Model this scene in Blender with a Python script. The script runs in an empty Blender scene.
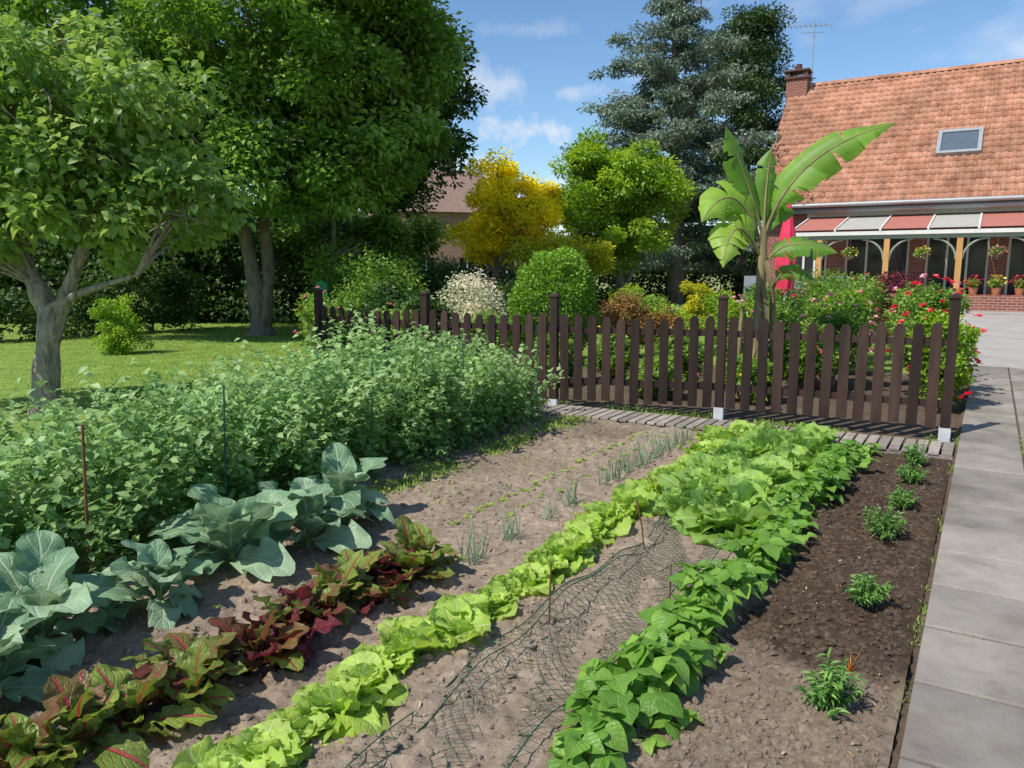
import bpy, math, random
import numpy as np
from mathutils import Vector
rng=np.random.default_rng(7); random.seed(7)
R=math.radians
sc=bpy.context.scene
sc.view_settings.view_transform='Standard'; sc.view_settings.look='None'; sc.view_settings.exposure=0
# garden frame: s = across (right +), r = along the slab path
def P(s,r,z=0.0):
    s=np.asarray(s,float); r=np.asarray(r,float)
    z=np.zeros_like(s+r)+z
    return np.stack([.851*s+.525*r,-.525*s+.851*r,z],-1)
# ---------------------------------------------------------------- helpers
_tab=rng.random((256,256))
def vn(x,y,sc_=1.0,off=0):
    x=np.asarray(x)*sc_+off+100; y=np.asarray(y)*sc_+off*1.7+100
    xi=np.floor(x).astype(int); yi=np.floor(y).astype(int); fx=x-xi; fy=y-yi
    fx=fx*fx*(3-2*fx); fy=fy*fy*(3-2*fy)
    a=_tab[xi%256,yi%256]; b=_tab[(xi+1)%256,yi%256]; c=_tab[xi%256,(yi+1)%256]; d=_tab[(xi+1)%256,(yi+1)%256]
    return (a*(1-fx)+b*fx)*(1-fy)+(c*(1-fx)+d*fx)*fy
class MB:
    def __init__(s): s.V=[];s.F=[];s.M=[];s.C=[];s.n=0
    def add(s,V,F,mat=0,C=None):
        V=np.asarray(V,float)
        if C is None: C=np.tile([.5,.5,.5],(len(V),1))
        s.V.append(V); s.C.append(np.asarray(C,float))
        F=np.asarray(F)
        s.F.append(F+s.n); s.M.append(np.full(len(F),mat)); s.n+=len(V)
    def box(s,x0,x1,y0,y1,z0,z1,mat=0,rnd=None):
        V=[(x,y,z) for z in (z0,z1) for y in (y0,y1) for x in (x0,x1)]
        F=[(0,2,3,1),(4,5,7,6),(0,1,5,4),(2,6,7,3),(0,4,6,2),(1,3,7,5)]
        rr=random.random() if rnd is None else rnd
        s.add(V,F,mat,np.tile([rr,.5,.5],(8,1)))
    def tube(s,pts,rad,k=8,mat=0,rnd=.5):
        pts=np.asarray(pts,float); rad=np.zeros(len(pts))+rad
        T=np.gradient(pts,axis=0); T/=np.linalg.norm(T,axis=1)[:,None]+1e-9
        up=np.array([0,0,1.]) if abs(T[0][2])<.9 else np.array([1.,0,0])
        A=np.cross(T,up); A/=np.linalg.norm(A,axis=1)[:,None]+1e-9; B=np.cross(T,A)
        th=np.linspace(0,2*np.pi,k,endpoint=False)
        V=pts[:,None]+rad[:,None,None]*(np.cos(th)[None,:,None]*A[:,None]+np.sin(th)[None,:,None]*B[:,None])
        n=len(pts); V=V.reshape(-1,3); F=[]
        for i in range(n-1):
            for j in range(k):
                F.append((i*k+j,i*k+(j+1)%k,(i+1)*k+(j+1)%k,(i+1)*k+j))
        s.add(V,F,mat,np.tile([rnd,.5,.5],(len(V),1)))
        for e,rv in ((0,1),(n-1,0)):
            ring=V[e*k:(e+1)*k]; VV=np.vstack([ring,pts[e][None]])
            FF=[(j,k,(j+1)%k) if rv else (j,(j+1)%k,k) for j in range(k)]
            s.add(VV,FF,mat,np.tile([rnd,.5,.5],(k+1,1)))
    def build(s,name,mats,smooth=True,parent=None,bevel=0):
        me=bpy.data.meshes.new(name)
        V=np.concatenate(s.V); C=np.concatenate(s.C)
        lv=np.concatenate([f.ravel() for f in s.F]); ln=np.concatenate([np.full(len(f),f.shape[1]) for f in s.F])
        st=np.concatenate([[0],np.cumsum(ln)[:-1]])
        me.vertices.add(len(V)); me.vertices.foreach_set('co',V.astype(np.float32).ravel())
        me.loops.add(len(lv)); me.loops.foreach_set('vertex_index',lv.astype(np.int32))
        me.polygons.add(len(ln)); me.polygons.foreach_set('loop_start',st.astype(np.int32))
        for m in mats: me.materials.append(m)
        me.polygons.foreach_set('material_index',np.concatenate(s.M).astype(np.int32))
        me.polygons.foreach_set('use_smooth',np.full(len(ln),smooth))
        me.update(calc_edges=True); me.validate()
        a=me.attributes.new('lc','FLOAT_COLOR','POINT')
        a.data.foreach_set('color',np.hstack([C,np.ones((len(C),1))]).astype(np.float32).ravel())
        o=bpy.data.objects.new(name,me); sc.collection.objects.link(o)
        if parent: o.parent=parent
        if bevel:
            b=o.modifiers.new('bevel','BEVEL'); b.width=bevel; b.segments=2; b.limit_method='ANGLE'
        return o
def empty(name,garden=True):
    e=bpy.data.objects.new(name,None); sc.collection.objects.link(e)
    if garden: e.rotation_euler=(0,0,-math.atan2(.525,.851))
    return e
def leaf_t(nu,nv,prof,droop=.6,fold=.2,ruf=0,rf=3,ph=0,seed=0):
    y=np.linspace(0,1,nv+1); x=np.linspace(-1,1,nu+1)
    yy=np.linspace(0,1,81); cy=np.concatenate([[0],np.cumsum(np.cos(droop*yy[1:]))/80]); cz=-np.concatenate([[0],np.cumsum(np.sin(droop*yy[1:]))/80])
    py=np.interp(y,yy,cy); pz=np.interp(y,yy,cz)
    w=np.array([prof(t) for t in y])
    X,Y=np.meshgrid(x,y); W=w[:,None]*np.ones_like(X)
    z=pz[:,None]+fold*np.abs(X)*W+ruf*np.sin(rf*2*np.pi*Y+ph+np.sign(X)*1.3)*X**2*np.minimum(1,W*4)
    if ruf: z=z+ruf*.5*(vn(X*2+seed*7,Y*5,1.5)-.5)
    V=np.stack([X*W,py[:,None]*np.ones_like(X),z],-1).reshape(-1,3)
    C=np.stack([np.zeros_like(X),Y,X*.5+.5],-1).reshape(-1,3)
    F=[(i*(nu+1)+j,i*(nu+1)+j+1,(i+1)*(nu+1)+j+1,(i+1)*(nu+1)+j) for i in range(nv) for j in range(nu)]
    return V,np.array(F),C
def place(mb,T,pos,az,pitch,roll,ln,wd,rnd,mat=0):
    V,F,C=T; pos=np.asarray(pos,float); N=len(pos)
    if N==0: return
    b=lambda a: np.zeros(N)+a
    az,pitch,roll,ln,wd,rnd=map(b,(az,pitch,roll,ln,wd,rnd))
    yd=np.stack([np.cos(pitch)*np.cos(az),np.cos(pitch)*np.sin(az),np.sin(pitch)],-1)
    xd=np.stack([np.sin(az),-np.cos(az),0*az],-1)
    zd=np.cross(xd,yd)
    x2=xd*np.cos(roll)[:,None]+zd*np.sin(roll)[:,None]; z2=np.cross(x2,yd)
    W=(pos[:,None]+V[None,:,0:1]*(x2*wd[:,None])[:,None]+V[None,:,1:2]*(yd*ln[:,None])[:,None]+V[None,:,2:3]*(z2*ln[:,None])[:,None])
    CC=np.tile(C,(N,1)).reshape(N,len(V),3).copy(); CC[:,:,0]=np.clip(rnd,0,1)[:,None]
    FF=(F[None]+(np.arange(N)*len(V))[:,None,None]).reshape(-1,F.shape[1])
    mb.add(W.reshape(-1,3),FF,mat,CC.reshape(-1,3))
def place_multi(mb,Ts,pos,az,pitch,roll,ln,wd,rnd,mat=0):
    N=len(pos); k=rng.integers(0,len(Ts),N); b=lambda a: np.zeros(N)+a
    az,pitch,roll,ln,wd,rnd=map(b,(az,pitch,roll,ln,wd,rnd))
    for i,T in enumerate(Ts):
        m=k==i; place(mb,T,np.asarray(pos)[m],az[m],pitch[m],roll[m],ln[m],wd[m],rnd[m],mat)
U=lambda a,b,n=None: rng.uniform(a,b,n)
DIAM=(np.array([(0,0,0),(-.5,.5,.12),(0,1,-.08),(.5,.5,.12)]),np.array([(0,3,2,1)]),np.array([(0,0,.5),(0,.5,0),(0,1,.5),(0,.5,1.)]))
def oval(t): return max(.02,math.sin(math.pi*min(1,t)**.75)**.8*.5)
SMALL=leaf_t(2,3,oval,.7,.25)
# ---------------------------------------------------------------- materials
def newmat(name):
    m=bpy.data.materials.new(name); m.use_nodes=True; nt=m.node_tree; nt.nodes.clear()
    out=nt.nodes.new('ShaderNodeOutputMaterial'); return m,nt,out
def N(nt,t,**k):
    n=nt.nodes.new(t)
    for a,b in k.items(): setattr(n,a,b)
    return n
def L(nt,a,b): nt.links.new(a,b)
def math_(nt,op,a,b=None,clamp=False):
    n=nt.nodes.new('ShaderNodeMath'); n.operation=op; n.use_clamp=clamp
    for i,v in enumerate((a,b)):
        if v is None: continue
        if isinstance(v,(int,float)): n.inputs[i].default_value=v
        else: L(nt,v,n.inputs[i])
    return n.outputs[0]
def mixc(nt,f,a,b):
    n=nt.nodes.new('ShaderNodeMix'); n.data_type='RGBA'
    for i,v in ((0,f),(6,a),(7,b)):
        if isinstance(v,(int,float)): n.inputs[i].default_value=v
        elif isinstance(v,tuple): n.inputs[i].default_value=(*v,1)
        else: L(nt,v,n.inputs[i])
    return n.outputs[2]
def ramp(nt,fac,stops):
    n=nt.nodes.new('ShaderNodeValToRGB'); e=n.color_ramp.elements
    while len(e)<len(stops): e.new(.5)
    for i,(p,c) in enumerate(stops): e[i].position=p; e[i].color=(*c,1)
    L(nt,fac,n.inputs[0]); return n.outputs[0]
def leaf_mat(name,stops,vein=None,vs=.5,trans=.3,rough=.5,midw=.05,sv=0,bump=.3,nsc=30,hue=.49):
    m,nt,out=newmat(name)
    at=N(nt,'ShaderNodeAttribute',attribute_name='lc'); sp=N(nt,'ShaderNodeSeparateColor'); L(nt,at.outputs['Color'],sp.inputs[0])
    r_,g_,b_=sp.outputs
    col=ramp(nt,r_,stops)
    no=N(nt,'ShaderNodeTexNoise'); no.inputs['Scale'].default_value=nsc; no.inputs['Detail'].default_value=3
    tc=N(nt,'ShaderNodeTexCoord'); L(nt,tc.outputs['Object'],no.inputs['Vector'])
    dk=N(nt,'ShaderNodeHueSaturation'); L(nt,col,dk.inputs['Color'])
    L(nt,math_(nt,'ADD',math_(nt,'MULTIPLY',no.outputs['Fac'],.9),.6),dk.inputs['Value']); col=dk.outputs[0]
    x=math_(nt,'ABSOLUTE',math_(nt,'SUBTRACT',b_,.5))
    hgt=None
    if vein:
        mk=math_(nt,'SUBTRACT',1,math_(nt,'DIVIDE',x,midw),True); mk=math_(nt,'MULTIPLY',mk,2.5,True)
        if sv:
            q=math_(nt,'SINE',math_(nt,'MULTIPLY',math_(nt,'SUBTRACT',g_,math_(nt,'MULTIPLY',x,.7)),sv))
            q2=math_(nt,'POWER',math_(nt,'MAXIMUM',q,0),8)
            mk2=math_(nt,'MAXIMUM',mk,math_(nt,'MULTIPLY',q2,.45)); hgt=mk2
        else: mk2=mk; hgt=mk
        col=mixc(nt,math_(nt,'MULTIPLY',mk2,vs),col,vein)
    bs=N(nt,'ShaderNodeBsdfPrincipled'); L(nt,col,bs.inputs['Base Color']); bs.inputs['Roughness'].default_value=rough; bs.inputs['Specular IOR Level'].default_value=.4
    tr=N(nt,'ShaderNodeBsdfTranslucent'); hs=N(nt,'ShaderNodeHueSaturation'); hs.inputs['Hue'].default_value=hue; hs.inputs['Value'].default_value=1.6; hs.inputs['Saturation'].default_value=1.1; L(nt,col,hs.inputs['Color']); L(nt,hs.outputs[0],tr.inputs['Color'])
    if hgt is not None and bump:
        n9=N(nt,'ShaderNodeTexNoise'); n9.inputs['Scale'].default_value=90; L(nt,tc.outputs['Object'],n9.inputs['Vector'])
        hh=math_(nt,'ADD',hgt,n9.outputs['Fac'])
        bp=N(nt,'ShaderNodeBump'); bp.inputs['Strength'].default_value=bump; bp.inputs['Distance'].default_value=.005; bp.invert=True
        L(nt,hh,bp.inputs['Height']); L(nt,bp.outputs[0],bs.inputs['Normal'])
    mx=N(nt,'ShaderNodeMixShader'); mx.inputs[0].default_value=trans; L(nt,bs.outputs[0],mx.inputs[1]); L(nt,tr.outputs[0],mx.inputs[2]); L(nt,mx.outputs[0],out.inputs[0])
    return m
def rough_mat(name,c1,c2,scale=8,rough=.85,bump=.3,bscale=40,c3=None,attr=0.0,metal=0,stretch=None,dist=.01,big=0,stain=None):
    m,nt,out=newmat(name)
    tc=N(nt,'ShaderNodeTexCoord'); vec=tc.outputs['Object']
    if stretch:
        mp=N(nt,'ShaderNodeMapping'); mp.inputs['Scale'].default_value=stretch; L(nt,vec,mp.inputs[0]); vec=mp.outputs[0]
    n1=N(nt,'ShaderNodeTexNoise'); n1.inputs['Scale'].default_value=scale; n1.inputs['Detail'].default_value=8; n1.inputs['Roughness'].default_value=.65; L(nt,vec,n1.inputs['Vector'])
    col=ramp(nt,n1.outputs['Fac'],[(.3,c1),(.7,c2)] if c3 is None else [(.3,c1),(.5,c2),(.72,c3)])
    if attr:
        at=N(nt,'ShaderNodeAttribute',attribute_name='lc'); sp=N(nt,'ShaderNodeSeparateColor'); L(nt,at.outputs['Color'],sp.inputs[0])
        hs=N(nt,'ShaderNodeHueSaturation'); L(nt,col,hs.inputs['Color']); L(nt,math_(nt,'ADD',math_(nt,'MULTIPLY',sp.outputs[0],attr),1-attr/2),hs.inputs['Value']); col=hs.outputs[0]
    if big:
        n5=N(nt,'ShaderNodeTexNoise'); n5.inputs['Scale'].default_value=big; n5.inputs['Detail'].default_value=6; L(nt,tc.outputs['Object'],n5.inputs['Vector'])
        hs=N(nt,'ShaderNodeHueSaturation'); L(nt,col,hs.inputs['Color']); L(nt,math_(nt,'ADD',math_(nt,'MULTIPLY',n5.outputs['Fac'],1.0),.5),hs.inputs['Value']); col=hs.outputs[0]
    if stain:
        n6=N(nt,'ShaderNodeTexNoise'); n6.inputs['Scale'].default_value=5; n6.inputs['Detail'].default_value=10; n6.inputs['Roughness'].default_value=.75; L(nt,tc.outputs['Object'],n6.inputs['Vector'])
        col=mixc(nt,math_(nt,'MULTIPLY',math_(nt,'SUBTRACT',n6.outputs['Fac'],.55),4,True),col,stain)
    bs=N(nt,'ShaderNodeBsdfPrincipled'); L(nt,col,bs.inputs['Base Color']); bs.inputs['Roughness'].default_value=rough; bs.inputs['Metallic'].default_value=metal; bs.inputs['Specular IOR Level'].default_value=.3
    n2=N(nt,'ShaderNodeTexNoise'); n2.inputs['Scale'].default_value=bscale; n2.inputs['Detail'].default_value=8; L(nt,vec,n2.inputs['Vector'])
    bp=N(nt,'ShaderNodeBump'); bp.inputs['Strength'].default_value=bump; bp.inputs['Distance'].default_value=dist; L(nt,n2.outputs['Fac'],bp.inputs['Height']); L(nt,bp.outputs[0],bs.inputs['Normal'])
    L(nt,bs.outputs[0],out.inputs[0]); return m
def brick_mat(name,c1,c2,mortar,sc_=1.0):
    m,nt,out=newmat(name); tc=N(nt,'ShaderNodeTexCoord'); sp=N(nt,'ShaderNodeSeparateXYZ'); L(nt,tc.outputs['Object'],sp.inputs[0])
    cb=N(nt,'ShaderNodeCombineXYZ'); L(nt,math_(nt,'ADD',sp.outputs[0],sp.outputs[1]),cb.inputs[0]); L(nt,sp.outputs[2],cb.inputs[1])
    b=N(nt,'ShaderNodeTexBrick'); L(nt,cb.outputs[0],b.inputs['Vector'])
    b.inputs['Color1'].default_value=(*c1,1); b.inputs['Color2'].default_value=(*c2,1); b.inputs['Mortar'].default_value=(*mortar,1)
    b.inputs['Scale'].default_value=sc_; b.inputs['Brick Width'].default_value=.22; b.inputs['Row Height'].default_value=.075; b.inputs['Mortar Size'].default_value=.008
    bs=N(nt,'ShaderNodeBsdfPrincipled'); L(nt,b.outputs['Color'],bs.inputs['Base Color']); bs.inputs['Roughness'].default_value=.9
    bp=N(nt,'ShaderNodeBump'); bp.inputs['Strength'].default_value=.5; bp.inputs['Distance'].default_value=.01; bp.invert=True; L(nt,b.outputs['Fac'],bp.inputs['Height']); L(nt,bp.outputs[0],bs.inputs['Normal'])
    L(nt,bs.outputs[0],out.inputs[0]); return m
def plain(name,c,rough=.5,metal=0,spec=.5):
    return rough_mat(name,tuple(x*.88 for x in c),tuple(min(1,x*1.08) for x in c),6,rough,.1,60,metal=metal)
M_bark=rough_mat('bark',(.09,.075,.055),(.30,.26,.20),14,.95,1,30,stretch=(1,1,.25),dist=.04)
M_barkpale=rough_mat('bark_pale',(.11,.09,.065),(.28,.25,.19),16,.95,1,26,stretch=(1,1,.3),dist=.05,c3=(.44,.40,.32),stain=(.14,.16,.08))
M_wood=rough_mat('stained_wood',(.020,.011,.008),(.066,.037,.027),9,.72,.6,50,attr=.8,stretch=(1,1,.12),dist=.006)
M_board=rough_mat('weathered_board',(.22,.18,.15),(.38,.33,.28),10,.85,.5,50,attr=.5)
M_slab=rough_mat('concrete_slab',(.18,.155,.13),(.265,.235,.20),3,.9,.6,120,attr=.35,dist=.005,c3=(.33,.295,.255),big=1.3,stain=(.15,.13,.10))
M_conc=rough_mat('concrete',(.32,.30,.27),(.44,.41,.37),1.2,.9,.3,60,stain=(.28,.26,.23))
M_metal=rough_mat('galvanised_metal',(.55,.56,.57),(.72,.73,.74),12,.5,.1,60,metal=.2)
M_rust=rough_mat('rusty_steel',(.10,.045,.02),(.22,.10,.05),30,.85,.5,80)
M_green_stake=plain('green_plastic_stake',(.02,.10,.07),.5)
# ---------------------------------------------------------------- world, sun, camera
w=bpy.data.worlds.new('World'); sc.world=w; w.use_nodes=True; nt=w.node_tree; nt.nodes.clear()
out=nt.nodes.new('ShaderNodeOutputWorld'); bg=nt.nodes.new('ShaderNodeBackground'); sky=nt.nodes.new('ShaderNodeTexSky'); sky.sky_type='NISHITA'; sky.sun_disc=False
EL=52
SUN=Vector((-.82,-.57,0)).normalized()*math.cos(R(EL))+Vector((0,0,math.sin(R(EL))))
sky.sun_elevation=R(EL); sky.sun_rotation=math.atan2(SUN.x,SUN.y); sky.air_density=1.0; sky.dust_density=.2; sky.ozone_density=3.0
bg.inputs[1].default_value=.15
hs=nt.nodes.new('ShaderNodeHueSaturation'); hs.inputs['Saturation'].default_value=1.12; hs.inputs['Value'].default_value=1.04; L(nt,sky.outputs[0],hs.inputs['Color'])
tc=nt.nodes.new('ShaderNodeTexCoord'); mp=nt.nodes.new('ShaderNodeMapping'); mp.inputs['Scale'].default_value=(1,1,2.6); mp.inputs['Location'].default_value=(.62,.1,.33); L(nt,tc.outputs['Generated'],mp.inputs[0])
n1=nt.nodes.new('ShaderNodeTexNoise'); n1.inputs['Scale'].default_value=5.2; n1.inputs['Detail'].default_value=9; n1.inputs['Roughness'].default_value=.55; L(nt,mp.outputs[0],n1.inputs['Vector'])
cf=ramp(nt,n1.outputs['Fac'],[(.52,(0,0,0)),(.64,(.22,.22,.22)),(.78,(.7,.7,.7))])
col=mixc(nt,cf,hs.outputs[0],(6.2,6.3,6.5))
# individual fair-weather clouds, by compass bearing (x/y) and elevation (z/y)
sx=nt.nodes.new('ShaderNodeSeparateXYZ'); L(nt,tc.outputs['Generated'],sx.inputs[0])
yy_=math_(nt,'MAXIMUM',sx.outputs[1],.02); qx=math_(nt,'DIVIDE',sx.outputs[0],yy_); qz=math_(nt,'DIVIDE',sx.outputs[2],yy_)
n4=nt.nodes.new('ShaderNodeTexNoise'); n4.inputs['Scale'].default_value=17; n4.inputs['Detail'].default_value=9; n4.inputs['Roughness'].default_value=.6; L(nt,tc.outputs['Generated'],n4.inputs['Vector'])
msk=None
for bx,bz,wx,wz,st_ in ((.022,.168,.058,.026,1.0),(.07,.215,.05,.014,.5),(-.035,.225,.07,.03,.5),(.10,.10,.11,.02,.6),(-.06,.13,.08,.02,.7),(.02,.29,.08,.012,.22),(-.9,.3,.3,.08,.8),(1.2,.35,.3,.07,.8)):
    dx=math_(nt,'DIVIDE',math_(nt,'SUBTRACT',qx,bx),wx); dz_=math_(nt,'DIVIDE',math_(nt,'SUBTRACT',qz,bz),wz)
    d_=math_(nt,'SQRT',math_(nt,'ADD',math_(nt,'MULTIPLY',dx,dx),math_(nt,'MULTIPLY',dz_,dz_)))
    v=math_(nt,'SUBTRACT',math_(nt,'ADD',.62,math_(nt,'MULTIPLY',math_(nt,'SUBTRACT',n4.outputs['Fac'],.5),2.6)),math_(nt,'MULTIPLY',d_,.62))
    v=math_(nt,'MULTIPLY',math_(nt,'MULTIPLY',v,1.7,True),st_)
    msk=v if msk is None else math_(nt,'MAXIMUM',msk,v)
col=mixc(nt,math_(nt,'MULTIPLY',msk,.9),col,(6.1,6.2,6.4))
L(nt,col,bg.inputs[0]); L(nt,bg.outputs[0],out.inputs[0])
ld=bpy.data.lights.new('sun','SUN'); ld.energy=5.0; ld.angle=R(.5); ld.color=(1,.955,.87)
lo=bpy.data.objects.new('sun',ld); sc.collection.objects.link(lo); lo.rotation_euler=SUN.to_track_quat('Z','Y').to_euler(); lo.location=(-10,-5,20)
cd=bpy.data.cameras.new('camera'); cam=bpy.data.objects.new('camera',cd); sc.collection.objects.link(cam); sc.camera=cam
cam.location=(0,0,1.7); cam.rotation_euler=(R(81.4),0,0); cd.lens=27.03; cd.sensor_width=36; cd.clip_end=4000; cd.clip_start=.05
# ---------------------------------------------------------------- ground
M_grass=rough_mat('lawn_grass',(.13,.20,.035),(.22,.32,.055),2.5,.95,.6,150,c3=(.30,.38,.08),dist=.03)
M_field=rough_mat('field',(.16,.20,.05),(.36,.34,.13),.05,.95,.3,3)
b=MB(); b.add([(-2000,-300,-.02),(2000,-300,-.02),(2000,3000,-.02),(-2000,3000,-.02)],[(0,1,2,3)]); b.build('ground',[M_field])
b=MB(); c=[P(-40,-3,-.004),P(12,-3,-.004),P(12,45,-.004),P(-40,60,-.004)]; b.add(c,[(0,1,2,3)]); b.build('lawn',[M_grass])
M_blade=leaf_mat('grass_blade',[(0,(.12,.20,.03)),(.5,(.23,.35,.055)),(1,(.36,.46,.10))],trans=.3,nsc=2)
b=MB()
BL=(np.array([(-.5,0,0),(.5,0,0),(.25,.6,-.06),(-.25,.6,-.06)]),np.array([(0,1,2,3)]),np.array([(0,0,0),(0,0,1),(0,1,1),(0,1,0.)]))
n=90000; yy=U(9.5,25,n); xx=-.72*yy*U(0,1,n)+ .2*yy*U(0,1,n)
mowed=.5+.35*np.sign(np.sin((xx*.25+yy*.97)*2*np.pi/1.3))*.6
place(b,BL,np.stack([xx,yy,0*xx],-1),U(0,6.28,n),U(.6,1.5,n),0,U(.03,.06,n),U(.006,.014,n),mowed*.6+U(0,.5,n))
b.build('grass_blades',[M_blade])
def soil_h(s,r):
    h=.012+.05*(vn(s,r,1.3)-.5)*.6+.030*(vn(s,r,7,3)-.5)+.026*(vn(s,r,19,5)-.5)+.014*(vn(s,r,43,9)-.5)
    lump=np.clip(vn(s,r,26,17)-.55,0,1)*.06
    mask=.4+.6*np.clip((vn(s,r,1.1,30)-.35)*3,0,1)
    return .045+h*mask+lump*mask
s0,s1,r0,r1=-7.2,-.15,-.3,7.56; st=.018
sa=np.arange(s0,s1,st); ra=np.arange(r0,r1,st); S_,R_=np.meshgrid(sa,ra)
Z=soil_h(S_,R_)
edge=np.minimum.reduce([(S_-s0),(R_-r0),np.full_like(S_,9)]); Z=Z*np.clip(edge/.1,0,1)
V=P(S_,R_,0).reshape(-1,3); V[:,2]=Z.ravel()
na=len(sa); nr=len(ra); ii=np.arange((nr-1)*(na-1)); i=ii//(na-1); j=ii%(na-1)
F=np.stack([i*na+j,i*na+j+1,(i+1)*na+j+1,(i+1)*na+j],-1)
def dark(s,r):
    a=np.clip((s+.95+.15*(vn(s,r,3,2)-.5))*8,0,1)*np.clip((r-2.9+.8*(vn(s,r,2.2,8)-.5))*2.0,0.35,1)
    far=np.clip((r-4.2)*.5,0,.45)*np.clip(vn(s,r,1.3,40)*1.6-.3,0,1)*(s<-2.9)
    return np.clip(a+far,0,1)
D=dark(S_,R_).ravel()
C=np.stack([D,np.clip((Z.ravel()-.03)*14,0,1),vn(S_,R_,.9,50).ravel()],-1)
def soil_material():
    m,nt,out=newmat('garden_soil'); at=N(nt,'ShaderNodeAttribute',attribute_name='lc'); sp=N(nt,'ShaderNodeSeparateColor'); L(nt,at.outputs['Color'],sp.inputs[0])
    tc=N(nt,'ShaderNodeTexCoord'); n1=N(nt,'ShaderNodeTexNoise'); n1.inputs['Scale'].default_value=22; n1.inputs['Detail'].default_value=10; n1.inputs['Roughness'].default_value=.7; L(nt,tc.outputs['Object'],n1.inputs['Vector'])
    dry=ramp(nt,n1.outputs['Fac'],[(.3,(.21,.155,.11)),(.55,(.35,.27,.20)),(.75,(.47,.38,.295))])
    dark_soil=ramp(nt,n1.outputs['Fac'],[(.3,(.04,.026,.017)),(.55,(.08,.053,.035)),(.8,(.20,.14,.095))])  # darker soil ramp, blended in by the dark mask
    col=mixc(nt,sp.outputs[0],dry,dark_soil)
    n3=N(nt,'ShaderNodeTexNoise'); n3.inputs['Scale'].default_value=1.6; n3.inputs['Detail'].default_value=5; L(nt,tc.outputs['Object'],n3.inputs['Vector'])
    hs=N(nt,'ShaderNodeHueSaturation'); L(nt,col,hs.inputs['Color']); L(nt,math_(nt,'ADD',math_(nt,'MULTIPLY',n3.outputs['Fac'],.8),.6),hs.inputs['Value'])
    bs=N(nt,'ShaderNodeBsdfPrincipled'); L(nt,hs.outputs[0],bs.inputs['Base Color']); bs.inputs['Roughness'].default_value=.95; bs.inputs['Specular IOR Level'].default_value=.15
    n2=N(nt,'ShaderNodeTexNoise'); n2.inputs['Scale'].default_value=90; n2.inputs['Detail'].default_value=8; n2.inputs['Roughness'].default_value=.7; L(nt,tc.outputs['Object'],n2.inputs['Vector'])
    bp=N(nt,'ShaderNodeBump'); bp.inputs['Strength'].default_value=1; bp.inputs['Distance'].default_value=.011; L(nt,n2.outputs['Fac'],bp.inputs['Height']); L(nt,bp.outputs[0],bs.inputs['Normal'])
    L(nt,bs.outputs[0],out.inputs[0]); return m
M_soil=soil_material()
b=MB(); b.add(V,F,0,C); b.build('soil_bed',[M_soil])
def Pg(s,r,dz=0): return P(s,r,0)+np.stack([0*s,0*s,soil_h(s,r)+dz],-1)
t=(1+5**.5)/2
ico=np.array([(-1,t,0),(1,t,0),(-1,-t,0),(1,-t,0),(0,-1,t),(0,1,t),(0,-1,-t),(0,1,-t),(t,0,-1),(t,0,1),(-t,0,-1),(-t,0,1)])/1.9
icoF=np.array([(0,11,5),(0,5,1),(0,1,7),(0,7,10),(0,10,11),(1,5,9),(5,11,4),(11,10,2),(10,7,6),(7,1,8),(3,9,4),(3,4,2),(3,2,6),(3,6,8),(3,8,9),(4,9,5),(2,4,11),(6,2,10),(8,6,7),(9,8,1)])
b=MB()
for v_ in range(6):
    n=6500; s=U(-7,-.2,n); r=1.2+6.2*U(0,1,n)**1.7
    m2=rng.random(n)<.35; s=np.where(m2,U(-1,-.2,n),s)
    sz=.004+.019*U(0,1,n)**3.5
    V0=ico*U(.6,1.2,(12,1)); T=(V0*np.array([1,1,.7]),icoF,np.tile([0,.5,.5],(12,1)))
    place(b,T,Pg(s,r),U(0,6.28,n),U(-.3,.3,n),U(-.3,.3,n),sz,sz,dark(s,r)*.85)
b.build('soil_clods',[M_soil],smooth=False)
# slab path
b=MB(); r=-1.2
while r<15:
    for c0,wd in ((-.14,.5),(.37,.5)):
        dz=U(-.004,.004)
        b.box(c0+.004,c0+wd-.004,r+.006+U(0,.006),r+.554-U(0,.006),-.05,.07+dz)
    r+=.56
e=empty('slab_path'); b.build('slabs',[M_slab],False,e,.008)
b=MB(); b.box(-.16,.9,-1.3,15.1,-.06,.045); b.build('joint_bed',[M_soil],False,e)
b=MB(); b.add([(-.75,15.12,.06),(9,15.12,.06),(9,26,.44),(-.75,26,.44)],[(0,1,2,3)],0); b.add([(.92,8,.03),(9,8,.03),(9,15.12,.06),(.92,15.12,.06)],[(0,1,2,3)],0)
e=empty('driveway'); b.build('drive_surface',[M_conc],False,e)
b=MB(); s=-4.45
while s<-.2:
    k=(s+4.45)/4.3; a=7.50+.12*k+U(-.01,.01); w_=.085
    b.box(s,s+w_,a,a+.52,.06,.085+U(-.003,.003)); s+=w_+.02
for q in (7.62,7.95): b.box(-4.45,-.16,q,q+.05,.02,.058)
e=empty('boardwalk'); b.build('boards',[M_board],False,e,.003)
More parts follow.
